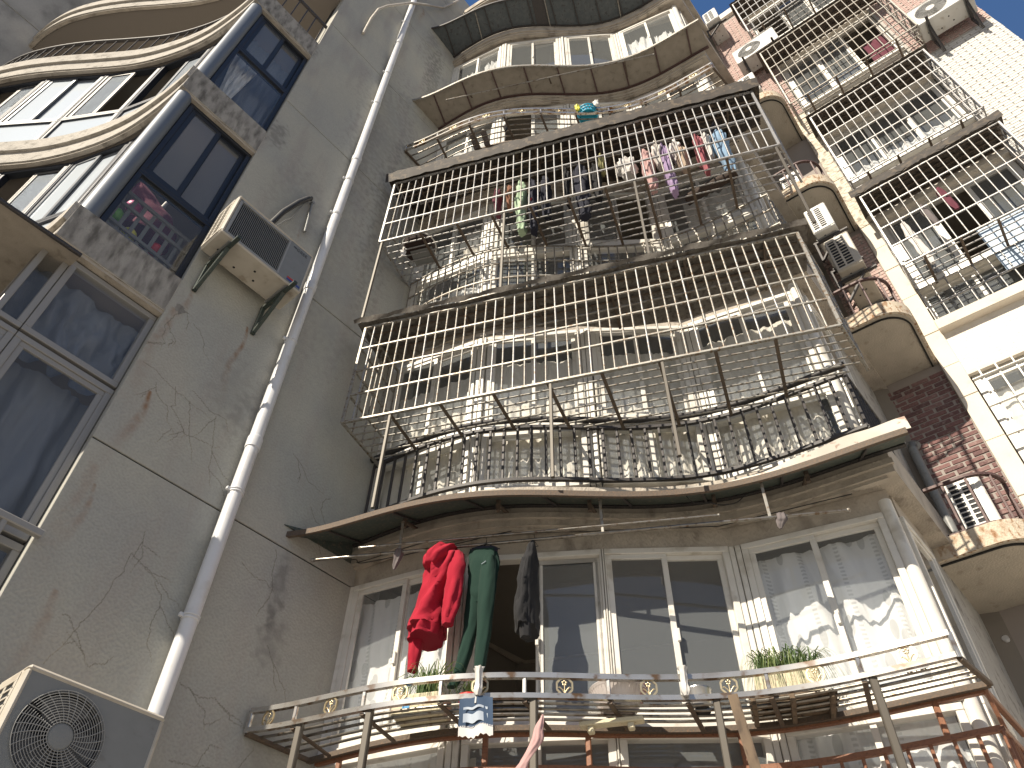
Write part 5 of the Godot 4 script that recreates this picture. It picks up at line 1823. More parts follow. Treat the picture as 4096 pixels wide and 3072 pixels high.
	for q in [[0.12, 0.4], [0.35, 0.25], [0.52, 0.6], [0.58, 0.3], [0.9, 0.35]]:
		lathe(st, Vector3(w * q[0], -0.001, d * q[1]), [[0.0, 0.0005], [0.012, 0.0005], [0.012, -0.0005], [0.0, -0.0008]], 12)
	put(t, "drain_hole", st.commit(), M["coil_dark"])
	if brackets != "":
		var bm: Material = M[brackets]
		for x in [w * 0.16, w * 0.86]:
			var back := -base.z if brackets == "steel_green" else -0.06
			bar(t, "bracket_arm", Vector3(x, -0.04, back), Vector3(x, -0.04, d + 0.1), 0.04, 0.035, bm)
			bar(t, "bracket_upright", Vector3(x, -0.42, back + 0.02), Vector3(x, -0.02, back + 0.02), 0.04, 0.03, bm)
			bar(t, "bracket_brace", Vector3(x, -0.4, back + 0.03), Vector3(x, -0.06, d * 0.8), 0.035, 0.03, bm)
	return t

func all_ac() -> void:
	ac_unit("grey air conditioner with round fan grille at the bottom left corner", FL, Vector3(-1.9, 2.93, 0.1), 0.8, 0.56, 0.32, "fan", M["casing_beige"], true, "steel_green", M["casing_grey"])
	ac_unit("louvred air conditioner on green brackets beside the white drain pipe", FL, Vector3(-2.12, 7.44, 0.08), 0.89, 0.62, 0.32, "louver", M["casing_beige"], true, "steel_green", M["casing_grey"])
	# right block, end-on units (frame turned so that their sides face the street)
	ac_unit("white slotted air conditioner hanging under the middle rounded platform", FRS, Vector3(-0.9, 10.2, -0.25), 0.78, 0.55, 0.28, "plain", M["casing_white"], true, "iron_black")
	ac_unit("larger pale air conditioner below the white slotted one, above the dark railing", FRS, Vector3(-0.92, 9.28, -0.2), 0.82, 0.66, 0.3, "plain", M["casing_beige"], true, "iron_black")
	ac_unit("cream air conditioner behind the maroon railing by the red bricks", FRS, Vector3(-0.9, 5.48, -0.24), 0.8, 0.6, 0.29, "plain", M["casing_white"], true)
	ac_unit("pale air conditioner behind the railing of the middle rounded platform", FRS, Vector3(-0.88, 11.25, -0.34), 0.78, 0.55, 0.28, "plain", M["casing_white"], true)
	ac_unit("white louvred unit standing above the topmost rounded platform", FRS, Vector3(-0.86, 14.62, -0.3), 0.8, 0.72, 0.34, "plain", M["casing_white"], true)
	ac_unit("small white air conditioner outlined against the sky", FRS, Vector3(-0.55, 19.2, -0.3), 0.8, 0.6, 0.3, "plain", M["casing_white"], true, "iron_black")
	ac_unit("white air conditioner with oval fan beside the third right cage", FR, Vector3(-0.12, 16.85, 0.1), 0.85, 0.6, 0.34, "fan", M["casing_white"], false, "iron_black")
	ac_unit("white air conditioner with fan at the top right roof corner", FR, Vector3(2.4, 14.28, 0.12), 0.8, 0.58, 0.34, "fan", M["casing_white"], false, "iron_black")

# ---------------------------------------------------------------- laundry, plants and odds and ends
func hanger(parent, p: Vector3, half: float, turn: float, m: Material) -> void:
	var st := S()
	var d := Vector3(cos(turn), 0, -sin(turn)) * half
	tube(st, pv([p + Vector3(0, 0.012, 0.012), p + Vector3(0, 0.024, 0), p + Vector3(0, 0.012, -0.012), p + Vector3(0, -0.03, 0)]), 0.0025, 6)
	tube(st, pv([p + Vector3(0, -0.03, 0), p + d + Vector3(0, -0.08, 0), p - d + Vector3(0, -0.08, 0), p + Vector3(0, -0.03, 0)]), 0.004, 6)
	put(parent, "hanger", st.commit(), m)

func soft(label: String, called: String, cat: String, m: Material, rings: Array, wob: float, seed_: int, group := "") -> Node3D:
	var last: Vector3 = rings[rings.size() - 1][0]
	var t := thing(called, label, cat, FB, last, group)
	var st := S()
	loft(st, rings, 22, wob, seed_)
	put(t, "cloth", st.commit(), m)
	return t

func laundry() -> void:
	# red hoodie, hung sideways
	var t := thing("hoodie", "red hoodie hung on the long pole left of the green trousers", "hoodie", FB, Vector3(1.1, 4.1, 0.2))
	var z := 0.2
	var st := S()
	loft(st, [[Vector3(1.19, 5.03, z), 0.05, 0.06, 0.2], [Vector3(1.17, 4.96, z), 0.10, 0.15, 0.2], [Vector3(1.13, 4.86, z), 0.125, 0.17, 0.15], [Vector3(1.10, 4.7, z), 0.115, 0.16, 0.1], [Vector3(1.07, 4.5, z), 0.12, 0.165, 0.0], [Vector3(1.06, 4.4, z + 0.01), 0.125, 0.17, 0.0]], 30, 0.16, 4)
	put(t, "body", st.commit(), M["cloth_red"])
	st = S()
	loft(st, [[Vector3(1.06, 4.41, z + 0.01), 0.118, 0.16, 0.0], [Vector3(1.055, 4.36, z + 0.01), 0.112, 0.15, 0.0], [Vector3(1.05, 4.33, z + 0.01), 0.114, 0.152, 0.0]], 30, 0.12, 8)
	put(t, "waistband", st.commit(), M["cloth_red"])
	st = S()
	loft(st, [[Vector3(1.22, 5.05, z + 0.04), 0.03, 0.04, 0.0], [Vector3(1.16, 5.04, z + 0.08), 0.085, 0.075, 0.2], [Vector3(1.12, 4.95, z + 0.12), 0.09, 0.085, 0.2], [Vector3(1.09, 4.87, z + 0.14), 0.06, 0.06, 0.2], [Vector3(1.09, 4.83, z + 0.12), 0.025, 0.03, 0.2]], 24, 0.2, 5)
	put(t, "hood", st.commit(), M["cloth_red"])
	st = S()
	loft(st, [[Vector3(1.26, 4.98, z + 0.07), 0.05, 0.05, 0], [Vector3(1.275, 4.85, z + 0.1), 0.065, 0.06, 0], [Vector3(1.27, 4.65, z + 0.11), 0.062, 0.055, 0], [Vector3(1.26, 4.5, z + 0.11), 0.056, 0.05, 0], [Vector3(1.25, 4.42, z + 0.11), 0.048, 0.045, 0], [Vector3(1.25, 4.37, z + 0.11), 0.04, 0.04, 0]], 20, 0.2, 6)
	put(t, "sleeve", st.commit(), M["cloth_red"])
	st = S()
	loft(st, [[Vector3(1.06, 4.9, z - 0.05), 0.05, 0.05, 0], [Vector3(1.01, 4.7, z - 0.03), 0.055, 0.055, 0], [Vector3(0.985, 4.45, z), 0.055, 0.055, 0], [Vector3(0.985, 4.25, z + 0.02), 0.045, 0.045, 0], [Vector3(0.985, 4.16, z + 0.02), 0.037, 0.037, 0], [Vector3(0.985, 4.11, z + 0.02), 0.035, 0.035, 0]], 20, 0.18, 7)
	put(t, "sleeve", st.commit(), M["cloth_red"])
	hanger(t, Vector3(1.17, 5.12, 0.2), 0.05, 1.2, M["iron_black"])
	# green trousers
	t = thing("trousers", "green tracksuit trousers clipped to a dark hanger beside the red hoodie", "trousers", FB, Vector3(1.42, 3.95, 0.2))
	st = S()
	loft(st, [[Vector3(1.445, 5.035, z), 0.1, 0.03, 0.15], [Vector3(1.445, 5.0, z), 0.105, 0.035, 0.15], [Vector3(1.447, 4.9, z), 0.112, 0.052, 0.15], [Vector3(1.447, 4.78, z), 0.108, 0.052, 0.15], [Vector3(1.445, 4.66, z), 0.09, 0.045, 0.15], [Vector3(1.44, 4.58, z), 0.05, 0.025, 0.15]], 30, 0.1, 11)
	put(t, "hips", st.commit(), M["cloth_green"])
	st = S()
	loft(st, [[Vector3(1.445, 5.05, z), 0.098, 0.026, 0.15], [Vector3(1.445, 5.03, z), 0.1, 0.03, 0.15], [Vector3(1.445, 5.01, z), 0.098, 0.026, 0.15]], 30, 0.12, 15)
	put(t, "waistband", st.commit(), M["cloth_navy"])
	st = S()
	loft(st, [[Vector3(1.49, 4.95, z + 0.008), 0.05, 0.04, 0], [Vector3(1.495, 4.78, z + 0.02), 0.06, 0.055, 0], [Vector3(1.495, 4.6, z + 0.03), 0.06, 0.055, 0], [Vector3(1.49, 4.35, z + 0.03), 0.05, 0.045, 0], [Vector3(1.475, 4.15, z + 0.03), 0.04, 0.036, 0], [Vector3(1.47, 4.05, z + 0.03), 0.033, 0.03, 0]], 22, 0.1, 12)
	put(t, "trouser_leg", st.commit(), M["cloth_green"])
	st = S()
	loft(st, [[Vector3(1.40, 4.95, z - 0.005), 0.05, 0.04, 0], [Vector3(1.395, 4.78, z - 0.01), 0.058, 0.052, 0], [Vector3(1.385, 4.6, z - 0.02), 0.058, 0.05, 0], [Vector3(1.37, 4.35, z - 0.01), 0.05, 0.045, 0], [Vector3(1.33, 4.12, z), 0.042, 0.04, 0], [Vector3(1.30, 4.02, z), 0.036, 0.034, 0], [Vector3(1.275, 3.97, z + 0.01), 0.034, 0.03, 0]], 22, 0.1, 13)
	put(t, "trouser_leg", st.commit(), M["cloth_green"])
	st = S()
	tube(st, pv([Vector3(1.455, 4.86, z + 0.066), Vector3(1.47, 4.868, z + 0.066), Vector3(1.487, 4.882, z + 0.064)]), 0.0025, 5)
	put(t, "stroke_print", st.commit(), M["cloth_towel_light"])
	hanger(t, Vector3(1.46, 5.115, 0.2), 0.11, 0.2, M["iron_black"])
	# dark jacket
	t = thing("jacket", "charcoal jacket hanging right of the green trousers", "jacket", FB, Vector3(1.77, 4.2, 0.15))
	z = 0.16
	st = S()
	loft(st, [[Vector3(1.82, 5.07, z), 0.012, 0.02, 0], [Vector3(1.81, 4.97, z), 0.035, 0.08, 0], [Vector3(1.80, 4.8, z), 0.055, 0.14, 0], [Vector3(1.785, 4.6, z), 0.068, 0.16, 0], [Vector3(1.775, 4.42, z), 0.075, 0.16, 0], [Vector3(1.78, 4.33, z), 0.07, 0.15, 0]], 26, 0.18, 21)
	put(t, "body", st.commit(), M["cloth_charcoal"])
	st = S()
	loft(st, [[Vector3(1.80, 4.85, z + 0.09), 0.04, 0.045, 0], [Vector3(1.785, 4.65, z + 0.11), 0.045, 0.05, 0], [Vector3(1.79, 4.42, z + 0.1), 0.04, 0.04, 0], [Vector3(1.79, 4.24, z + 0.08), 0.034, 0.034, 0]], 20, 0.2, 22)
	put(t, "sleeve", st.commit(), M["cloth_charcoal"])
	hanger(t, Vector3(1.83, 5.1, z), 0.03, 0.0, M["iron_black"])
	# rags on the pole
	for q in [["grey rag knotted on the left part of the long pole", 0.75, 5.12, 0.22, "cloth_rag", 0.16], ["small rag tied near the right end of the long pole", 3.62, 5.03, 0.06, "cloth_rag", 0.1]]:
		soft(q[0], "rag", "rag", M[q[4]], [[Vector3(q[1], q[2] + 0.02, q[3]), 0.03, 0.025, 0], [Vector3(q[1], q[2] - 0.03, q[3]), 0.035, 0.03, 0], [Vector3(q[1] - 0.01, q[2] - q[5] * 0.6, q[3]), 0.025, 0.02, 0], [Vector3(q[1] - 0.02, q[2] - q[5], q[3]), 0.008, 0.008, 0]], 0.35, 30)
	# towel on the rack
	t = thing("towel", "blue striped towel with lace edge clipped to the flower rack", "towel", FB, Vector3(1.55, 3.5, 0.47))
	var bands := [["towel_cloth", "cloth_towel", 0.0, 0.18], ["stripe", "cloth_towel_light", 0.06, 0.075], ["stripe", "cloth_towel_light", 0.1, 0.155], ["lace_edge", "cloth_white", 0.17, 0.235]]
	for b in bands:
		var g := []
		for j in 7:
			var line := []
			for i in 25:
				var f := i / 24.0
				var y: float = 3.745 - lerpf(b[2], b[3], j / 6.0) + 0.006 * sin(f * 11.0) + (0.006 * sin(f * 40.0) if b[0] == "lace_edge" and j == 6 else 0.0)
				var inset: float = 0.03 if b[0] == "stripe" else 0.0
				line.append(Vector3(lerpf(1.44 + inset, 1.65 - inset, f) + 0.05 * (3.745 - y), y, 0.49 + 0.012 * sin(f * 8.0 + y * 6.0) + (0.009 if b[0] == "stripe" else 0.0)))
			g.append(line)
		st = S()
		sheet(st, g)
		put(t, b[0], st.commit(), M[b[1]])
	bar(t, "peg", Vector3(1.55, 3.7, 0.5), Vector3(1.55, 3.78, 0.49), 0.012, 0.014, M["casing_grey"])
	# loose cables
	for q in [["black cable sagging under the dark lower canopy", [Vector3(2.9, 5.4, 0.1), Vector3(3.1, 5.3, 0.0), Vector3(3.3, 5.29, -0.05), Vector3(3.5, 5.4, -0.1)]], ["black cable following the soffit above the sliding windows", [Vector3(0.2, 5.34, -0.12), Vector3(0.9, 5.33, 0.02), Vector3(1.5, 5.31, 0.0), Vector3(2.3, 5.34, -0.2), Vector3(3.2, 5.33, -0.36), Vector3(4.2, 5.34, -0.22)]], ["grey cable hanging at the left end of the soffit", [Vector3(0.15, 5.36, -0.1), Vector3(0.35, 5.22, 0.02), Vector3(0.7, 5.17, 0.1), Vector3(1.1, 5.2, 0.1), Vector3(1.6, 5.32, 0.0)]]]:
		var cb := thing("cable", q[0], "cable", FB, q[1][0])
		var sc := S()
		var cv := Curve3D.new()
		for p in q[1]:
			cv.add_point(p, Vector3(-0.12, 0, 0), Vector3(0.12, 0, 0))
		tube(sc, cv.tessellate(3), 0.004, 6)
		put(cb, "wire", sc.commit(), M["rubber"])
	# crumpled clear bags tied to the rack
	for q in [["crumpled clear bag tied over a rack medallion above the towel", 1.56, 3.84, 0.5, 0.02], ["crumpled clear bag tied at the rack's middle", 2.78, 3.86, 0.16, 0.02]]:
		soft(q[0], "clear_bag", "bag", M["tape_clear"], [[Vector3(q[1], q[2] + 0.09, q[3]), 0.03, 0.022, 0], [Vector3(q[1], q[2] + 0.06, q[3]), q[4], 0.018, 0], [Vector3(q[1], q[2], q[3]), q[4], 0.014, 0], [Vector3(q[1], q[2] - 0.06, q[3]), 0.026, 0.02, 0], [Vector3(q[1], q[2] - 0.09, q[3]), 0.014, 0.012, 0]], 0.4, 33)
	soft("pale pink cloth dangling from a post under the flower rack", "cloth_strip", "cloth", M["cloth_pink"], [[Vector3(1.95, 3.62, 0.43), 0.006, 0.008, 0], [Vector3(1.93, 3.54, 0.44), 0.02, 0.016, 0.3], [Vector3(1.92, 3.46, 0.45), 0.026, 0.012, 0.5], [Vector3(1.86, 3.36, 0.46), 0.02, 0.014, 0.2], [Vector3(1.82, 3.28, 0.46), 0.034, 0.012, 0.1], [Vector3(1.78, 3.15, 0.46), 0.02, 0.01, 0]], 0.4, 35)
	# laundry of the upper cage: [what, label, material, u, top, length, half width]
	var items := [["shirt", "dark maroon garment at the left of the cage laundry", "cloth_maroon", 1.38, 10.5, 0.55, 0.05], ["shirt", "brown garment beside the maroon one in the upper cage", "cloth_brown", 1.53, 10.55, 0.5, 0.045], ["jacket", "mint green jacket in the upper cage", "cloth_mint", 1.68, 10.62, 1.15, 0.07], ["trousers", "navy garment right of the mint green jacket", "cloth_navy", 1.84, 10.55, 1.2, 0.06], ["sock", "red cuff poking out below the navy garment", "plastic_red", 1.83, 9.98, 0.12, 0.035], ["jacket", "navy jacket second from the mint green one", "cloth_navy", 1.99, 10.6, 0.9, 0.065], ["trousers", "narrow black trousers in the middle of the upper cage", "cloth_charcoal", 2.27, 10.6, 0.85, 0.035], ["jacket", "bulky black jacket in the middle of the upper cage", "cloth_navy", 2.45, 10.64, 1.2, 0.095], ["shirt", "dark shirt with white drawcord right of the bulky black jacket", "cloth_charcoal", 2.63, 10.6, 0.8, 0.06], ["bag", "small olive bag among the dark laundry", "cloth_olive", 2.72, 10.68, 0.32, 0.035], ["blouse", "sheer white and pink blouse lying over the bars", "cloth_white", 3.02, 10.5, 0.35, 0.12], ["shirt", "pink shirt left of the lilac one in the upper cage", "cloth_pink", 3.27, 10.62, 0.9, 0.075], ["shirt", "white ribbed top between pink and lilac shirts", "cloth_white", 3.4, 10.64, 0.5, 0.05], ["trousers", "long lilac trousers in the upper cage", "cloth_lilac", 3.49, 10.64, 1.15, 0.065], ["shirt", "white hooded top above a sand coloured one", "cloth_white", 3.63, 10.66, 0.4, 0.06], ["shirt", "sand coloured garment below the white hooded top", "cloth_sand", 3.68, 10.4, 0.5, 0.065], ["shirt", "rose red garment left of the blue one", "cloth_rose", 3.9, 10.66, 0.9, 0.045], ["shirt", "white and pink garment hung before the rose red one", "cloth_white", 4.0, 10.66, 0.55, 0.05], ["trousers", "light blue dungarees at the right of the laundry", "cloth_blue", 4.15, 10.6, 1.0, 0.08], ["cap", "navy and white cap above the light blue dungarees", "cloth_navy", 4.12, 10.72, 0.14, 0.05]]
	var k := 0
	for q in items:
		var u: float = q[3]
		var y: float = q[4]
		var l: float = q[5]
		var w: float = q[6]
		var v := 0.22 - 0.02 * (k % 3)
		var rr := [[Vector3(u, y + 0.03, v), w * 0.25, 0.03, 0], [Vector3(u, y - l * 0.08, v), w * 0.8, 0.09, 0.1], [Vector3(u + 0.01, y - l * 0.3, v), w, 0.12, 0.15], [Vector3(u, y - l * 0.55, v), w * 0.9, 0.11, 0.1], [Vector3(u + 0.015, y - l * 0.8, v), w * 0.75, 0.085, 0.0], [Vector3(u + 0.01, y - l, v), w * 0.6, 0.06, 0.0]]
		soft(q[1], q[0], q[0], M[q[2]], rr, 0.28, 50 + k, "laundry in the upper cage")
		k += 1
	# right cage laundry
	for q in [["white patterned cloth hung at the left in the lowest right cage", "cloth_white", 0.72, 10.35, 0.95, 0.06], ["dim cloth hung between the patterned cloth and the maroon one", "cloth_rag", 1.0, 10.5, 0.5, 0.05], ["maroon patterned cloth hung in the lowest right cage", "cloth_maroon", 1.27, 10.65, 0.55, 0.06]]:
		var tt := thing("cloth", q[0], "cloth", FR, Vector3(q[2], q[3] - q[4], 0.28))
		st = S()
		loft(st, [[Vector3(q[2], q[3], 0.28), q[5] * 0.4, 0.02, 0.5], [Vector3(q[2], q[3] - q[4] * 0.3, 0.28), q[5], 0.025, 0.5], [Vector3(q[2] + 0.02, q[3] - q[4] * 0.7, 0.28), q[5], 0.025, 0.4], [Vector3(q[2] + 0.03, q[3] - q[4], 0.28), q[5] * 0.4, 0.015, 0.4]], 22, 0.3, 90)
		put(tt, "cloth", st.commit(), M[q[1]])

func grass_plant(t: Node3D, c: Vector3, n: int, spread: float, rise: float, droop: float, seed_: int, wide := 0.0) -> void:
	rng.seed = seed_
	for i in n:
		var a := rng.randf() * TAU
		var o := Vector3(rng.randf_range(-wide, wide), 0, rng.randf_range(-0.03, 0.03))
		var l := rng.randf_range(0.5, 1.0)
		var d := Vector3(cos(a), 0, sin(a) * 0.8)
		var side := Vector3(-d.z, 0, d.x) * rng.randf_range(0.004, 0.008)
		var st := S()
		var pts := []
		for k in 7:
			var f := k / 6.0
			pts.append(c + o + d * spread * l * f * (0.6 + 0.4 * f) + Vector3.UP * (rise * l * sin(f * PI * 0.62) - droop * l * f * f * f))
		for k in 6:
			var w0 := side * (1.0 - k / 6.5)
			var w1 := side * (1.0 - (k + 1) / 6.5)
			quada(st, pts[k] - w0, pts[k] + w0, pts[k + 1] + w1, pts[k + 1] - w1)
		put(t, "leaf", st.commit(), M["leaf_green"] if rng.randf() < 0.6 else M["leaf_pale"])

func strainer(label: String, c: Vector3, r: float, h: float, m: Material) -> void:
	var t := thing("strainer", label, "strainer", FB, c, "strainers on the flower rack")
	var st := S()
	lathe(st, c, [[r * 0.55, 0.002], [r * 0.6, 0.01], [r * 0.82, h * 0.45], [r * 0.97, h * 0.92], [r * 1.05, h], [r * 1.03, h + 0.006], [r * 0.94, h * 0.95], [r * 0.58, 0.014], [0.0, 0.014]], 36)
	put(t, "bowl", st.commit(), m)
	for k in 40:
		var a := TAU * k / 40
		var d := Vector3(cos(a), 0, sin(a))
		bar(t, "rib", c + d * r * 0.64 + Vector3(0, 0.012, 0), c + d * (r * 0.99) + Vector3(0, h * 0.93, 0), 0.004, 0.006, m)

func odds() -> void:
	var yb := 3.775
	# spider plant left, in a cream box with a blue label
	var t := thing("spider_plant", "spider plant in a cream planter below the red hoodie", "plant", FB, Vector3(1.1, yb, 0.2))
	var st := S()
	cbox(st, Vector3(0.9, yb, 0.1), Vector3(1.25, yb + 0.14, 0.3), 0.012)
	put(t, "planter", st.commit(), M["planter_cream"])
	st = S()
	box(st, Vector3(0.98, yb + 0.02, 0.3), Vector3(1.03, yb + 0.11, 0.303))
	put(t, "label_print", st.commit(), M["plastic_blue"])
	grass_plant(t, Vector3(1.12, yb + 0.14, 0.24), 120, 0.34, 0.3, 0.42, 61, 0.06)
	t = thing("flower_pot", "red ribbed pot beside the left spider plant", "pot", FB, Vector3(1.38, yb, 0.15))
	st = S()
	lathe(st, Vector3(1.38, yb, 0.15), [[0.0, 0.0], [0.05, 0.0], [0.07, 0.13], [0.076, 0.13], [0.076, 0.145], [0.062, 0.145], [0.06, 0.12], [0.0, 0.12]], 28)
	put(t, "pot", st.commit(), M["plastic_red"])
	grass_plant(t, Vector3(1.38, yb + 0.13, 0.17), 34, 0.16, 0.16, 0.16, 62, 0.02)
	# right planter on a crate
	t = thing("onion_plant", "bushy grass plant in a long cream trough on the wooden crate", "plant", FB, Vector3(3.42, yb + 0.12, 0.0))
	st = S()
	cbox(st, Vector3(3.2, yb + 0.02, -0.27), Vector3(3.6, yb + 0.2, -0.07), 0.014)
	put(t, "trough", st.commit(), M["planter_cream"])
	st = S()
	box(st, Vector3(3.22, yb + 0.2, -0.25), Vector3(3.58, yb + 0.203, -0.09))
	put(t, "soil", st.commit(), M["soil"])
	grass_plant(t, Vector3(3.42, yb + 0.2, -0.15), 260, 0.25, 0.27, 0.44, 63, 0.17)
	t = thing("wooden_crate", "old wooden crate under the cream trough", "crate", FB, Vector3(3.42, yb - 0.01, 0.02))
	for k in 4:
		st = S()
		cbox(st, Vector3(3.14, yb - 0.0, -0.32 + 0.085 * k), Vector3(3.66, yb + 0.018, -0.255 + 0.085 * k), 0.003)
		put(t, "slat", st.commit(), M["wood_old"])
	for x in [3.15, 3.38, 3.61]:
		st = S()
		cbox(st, Vector3(x, yb - 0.045, -0.3), Vector3(x + 0.03, yb - 0.001, 0.02), 0.003)
		put(t, "batten", st.commit(), M["wood_old"])
	strainer("pale plastic strainer basket at the rack's middle", Vector3(2.34, yb, 0.0), 0.18, 0.14, M["strainer"])
	strainer("smaller pink strainer nested in the pale one", Vector3(2.43, yb + 0.045, 0.0), 0.1, 0.11, M["cloth_pink"])
	t = thing("pot", "steel pot with dark base beside the strainer", "pot", FB, Vector3(2.84, yb, -0.1))
	st = S()
	lathe(st, Vector3(2.84, yb, -0.1), [[0.0, 0.0], [0.055, 0.0], [0.058, 0.02], [0.075, 0.06], [0.085, 0.13], [0.09, 0.135], [0.08, 0.13], [0.0, 0.1]], 28)
	put(t, "body", st.commit(), M["steel_pot"])
	st = S()
	lathe(st, Vector3(2.84, yb - 0.004, -0.1), [[0.0, 0.0], [0.062, 0.0], [0.062, 0.022], [0.058, 0.024]], 28)
	put(t, "base", st.commit(), M["rubber"])
	t = thing("wooden_board", "short weathered board strapped under the rack beside the crate", "board", FB, Vector3(3.1, 3.4, 0.1))
	bar(t, "board", Vector3(3.05, 3.76, 0.12), Vector3(3.1, 3.3, 0.13), 0.06, 0.02, M["wood_old"])
	t = thing("foam_tray", "beige foam tray hung below the strainer", "tray", FB, Vector3(2.3, 3.66, 0.1))
	st = S()
	cbox(st, Vector3(2.1, 3.67, 0.05), Vector3(2.5, 3.7, 0.12), 0.006)
	cbox(st, Vector3(2.15, 3.63, 0.06), Vector3(2.19, 3.67, 0.11), 0.006)
	cbox(st, Vector3(2.4, 3.63, 0.06), Vector3(2.44, 3.67, 0.11), 0.006)
	put(t, "tray", st.commit(), M["planter_cream"])
	# upper rack: sneakers, basket, small black bottle
	for q in [["left white sneaker on the upper rack", 0.93, 0.0], ["right white sneaker on the upper rack", 1.1, 0.15]]:
		t = thing("sneaker", q[0], "shoe", FB, Vector3(q[1], 12.36, 0.1), "sneakers on the upper rack")
		st = S()
		var c := Vector3(q[1], 12.37, 0.14)
		loft(st, [[c + Vector3(0, 0.01, -0.12), 0.03, 0.01, 0], [c + Vector3(0, 0.05, -0.1), 0.036, 0.04, 0], [c + Vector3(0, 0.06, -0.05), 0.04, 0.06, 0], [c + Vector3(0, 0.045, 0.04), 0.042, 0.06, 0], [c + Vector3(0, 0.025, 0.12), 0.03, 0.03, 0]], 18, 0.08, 66)
		put(t, "upper", st.commit(), M["shoe_white"])
		st = S()
		cbox(st, c + Vector3(-0.045, -0.012, -0.14), c + Vector3(0.045, 0.01, 0.15), 0.01)
		put(t, "sole", st.commit(), M["cloth_rag"])
	t = thing("toy_basket", "turquoise openwork basket holding toys on the upper rack", "basket", FB, Vector3(2.62, 12.4, 0.0))
	var bc := Vector3(2.62, 12.4, 0.05)
	st = S()
	for r in [[0.12, 0.0], [0.135, 0.06], [0.15, 0.12]]:
		var pts := PackedVector3Array()
		for k in 33:
			pts.append(bc + Vector3(cos(TAU * k / 32) * r[0], r[1], sin(TAU * k / 32) * r[0]))
		tube(st, pts, 0.012, 8, false)
	put(t, "rim", st.commit(), M["plastic_cyan"])
	for k in 20:
		var a := TAU * k / 20
		bar(t, "stave", bc + Vector3(cos(a) * 0.12, 0, sin(a) * 0.12), bc + Vector3(cos(a + 0.3) * 0.15, 0.12, sin(a + 0.3) * 0.15), 0.014, 0.008, M["plastic_cyan"])
	st = S()
	lathe(st, bc, [[0.0, 0.0], [0.12, 0.0], [0.12, 0.006], [0.0, 0.006]], 24)
	put(t, "floor", st.commit(), M["plastic_cyan"])
	for q in [["yellow and red toy poking from the turquoise basket", Vector3(-0.13, 0.14, 0.12), "plastic_yellow"], ["white toy hanging over the turquoise basket's right edge", Vector3(0.15, 0.1, 0.13), "shoe_white"]]:
		soft(q[0], "toy", "toy", M[q[2]], [[bc + q[1] + Vector3(0, 0.09, 0), 0.01, 0.01, 0], [bc + q[1] + Vector3(0, 0.04, 0), 0.04, 0.035, 0], [bc + q[1], 0.03, 0.03, 0], [bc + q[1] + Vector3(0.01, -0.08, 0.01), 0.035, 0.03, 0], [bc + q[1] + Vector3(0.01, -0.12, 0.01), 0.01, 0.01, 0]], 0.25, 70)
	soft("small black bundle on the upper rack right of the sneakers", "bundle", "bundle", M["cloth_charcoal"], [[Vector3(1.42, 12.52, 0.2), 0.015, 0.015, 0], [Vector3(1.42, 12.47, 0.2), 0.03, 0.03, 0], [Vector3(1.42, 12.4, 0.2), 0.025, 0.025, 0], [Vector3(1.42, 12.34, 0.2), 0.01, 0.01, 0]], 0.4, 71)
	# upper cage: basin with a printed box, log
	t = thing("basin", "brown basin with a pale rim lying in the left of the upper cage", "basin", FB, Vector3(0.38, 9.54, 0.2))
	st = S()
	lathe(st, Vector3(0.4, 9.545, 0.22), [[0.0, 0.0], [0.17, 0.0], [0.185, 0.02], [0.2, 0.09], [0.19, 0.09], [0.17, 0.02], [0.0, 0.015]], 36)
	put(t, "bowl", st.commit(), M["basin_brown"])
	st = S()
	lathe(st, Vector3(0.4, 9.635, 0.22), [[0.19, 0.0], [0.21, 0.0], [0.213, 0.012], [0.2, 0.018], [0.19, 0.012]], 36)
	put(t, "rim", st.commit(), M["casing_white"])
	t = thing("printed_box", "printed grey and white box below the brown basin", "box", FB, Vector3(0.45, 9.53, 0.1))
	st = S()
	cbox(st, Vector3(0.3, 9.535, 0.02), Vector3(0.58, 9.546, 0.24), 0.003)
	put(t, "carton", st.commit(), M["casing_grey"])
	soft("white knotted ribbon hanging by the brown basin", "ribbon", "ribbon", M["cloth_white"], [[Vector3(0.25, 9.56, 0.3), 0.02, 0.015, 0], [Vector3(0.25, 9.5, 0.31), 0.012, 0.012, 0], [Vector3(0.26, 9.42, 0.32), 0.03, 0.02, 0], [Vector3(0.26, 9.34, 0.32), 0.02, 0.012, 0]], 0.5, 72)
	t = thing("log", "dark barked log lying on the upper cage floor at the right", "log", FB, Vector3(3.9, 9.56, 0.1))
	st = S()
	var rings := []
	for k in 7:
		rings.append([k])
	var g := []
	var fn := FastNoiseLite.new()
	fn.frequency = 3.0
	for j in 13:
		var f := j / 12.0
		var c := Vector3(lerpf(3.62, 4.2, f), 9.62 + 0.01 * sin(f * 5), lerpf(0.0, 0.22, f))
		var line := []
		for i in 20:
			var a := TAU * i / 20
			var r := 0.065 * (1.0 + 0.25 * fn.get_noise_3d(f * 6, cos(a), sin(a)))
			line.append(c + Vector3(0.0, sin(a) * r, 0) + Vector3(-0.35, 0, 0.93) * cos(a) * r)
		g.append(line)
	sheet(st, g, true)
	put(t, "bark", st.commit(), M["bark"])
	st = S()
	lathe(st, Vector3(4.2, 9.62, 0.22), [[0.0, 0.002], [0.06, 0.0]], 16, Basis(Vector3(0.35, 0, -0.93).normalized(), PI / 2))
	put(t, "cut_end", st.commit(), M["wood_old"])
	# play pen and balls behind the lower corner window of the left block
	t = thing("play_pen", "grey slatted play pen behind the lower corner window", "play pen", FL, Vector3(-2.5, 7.1, -0.35))
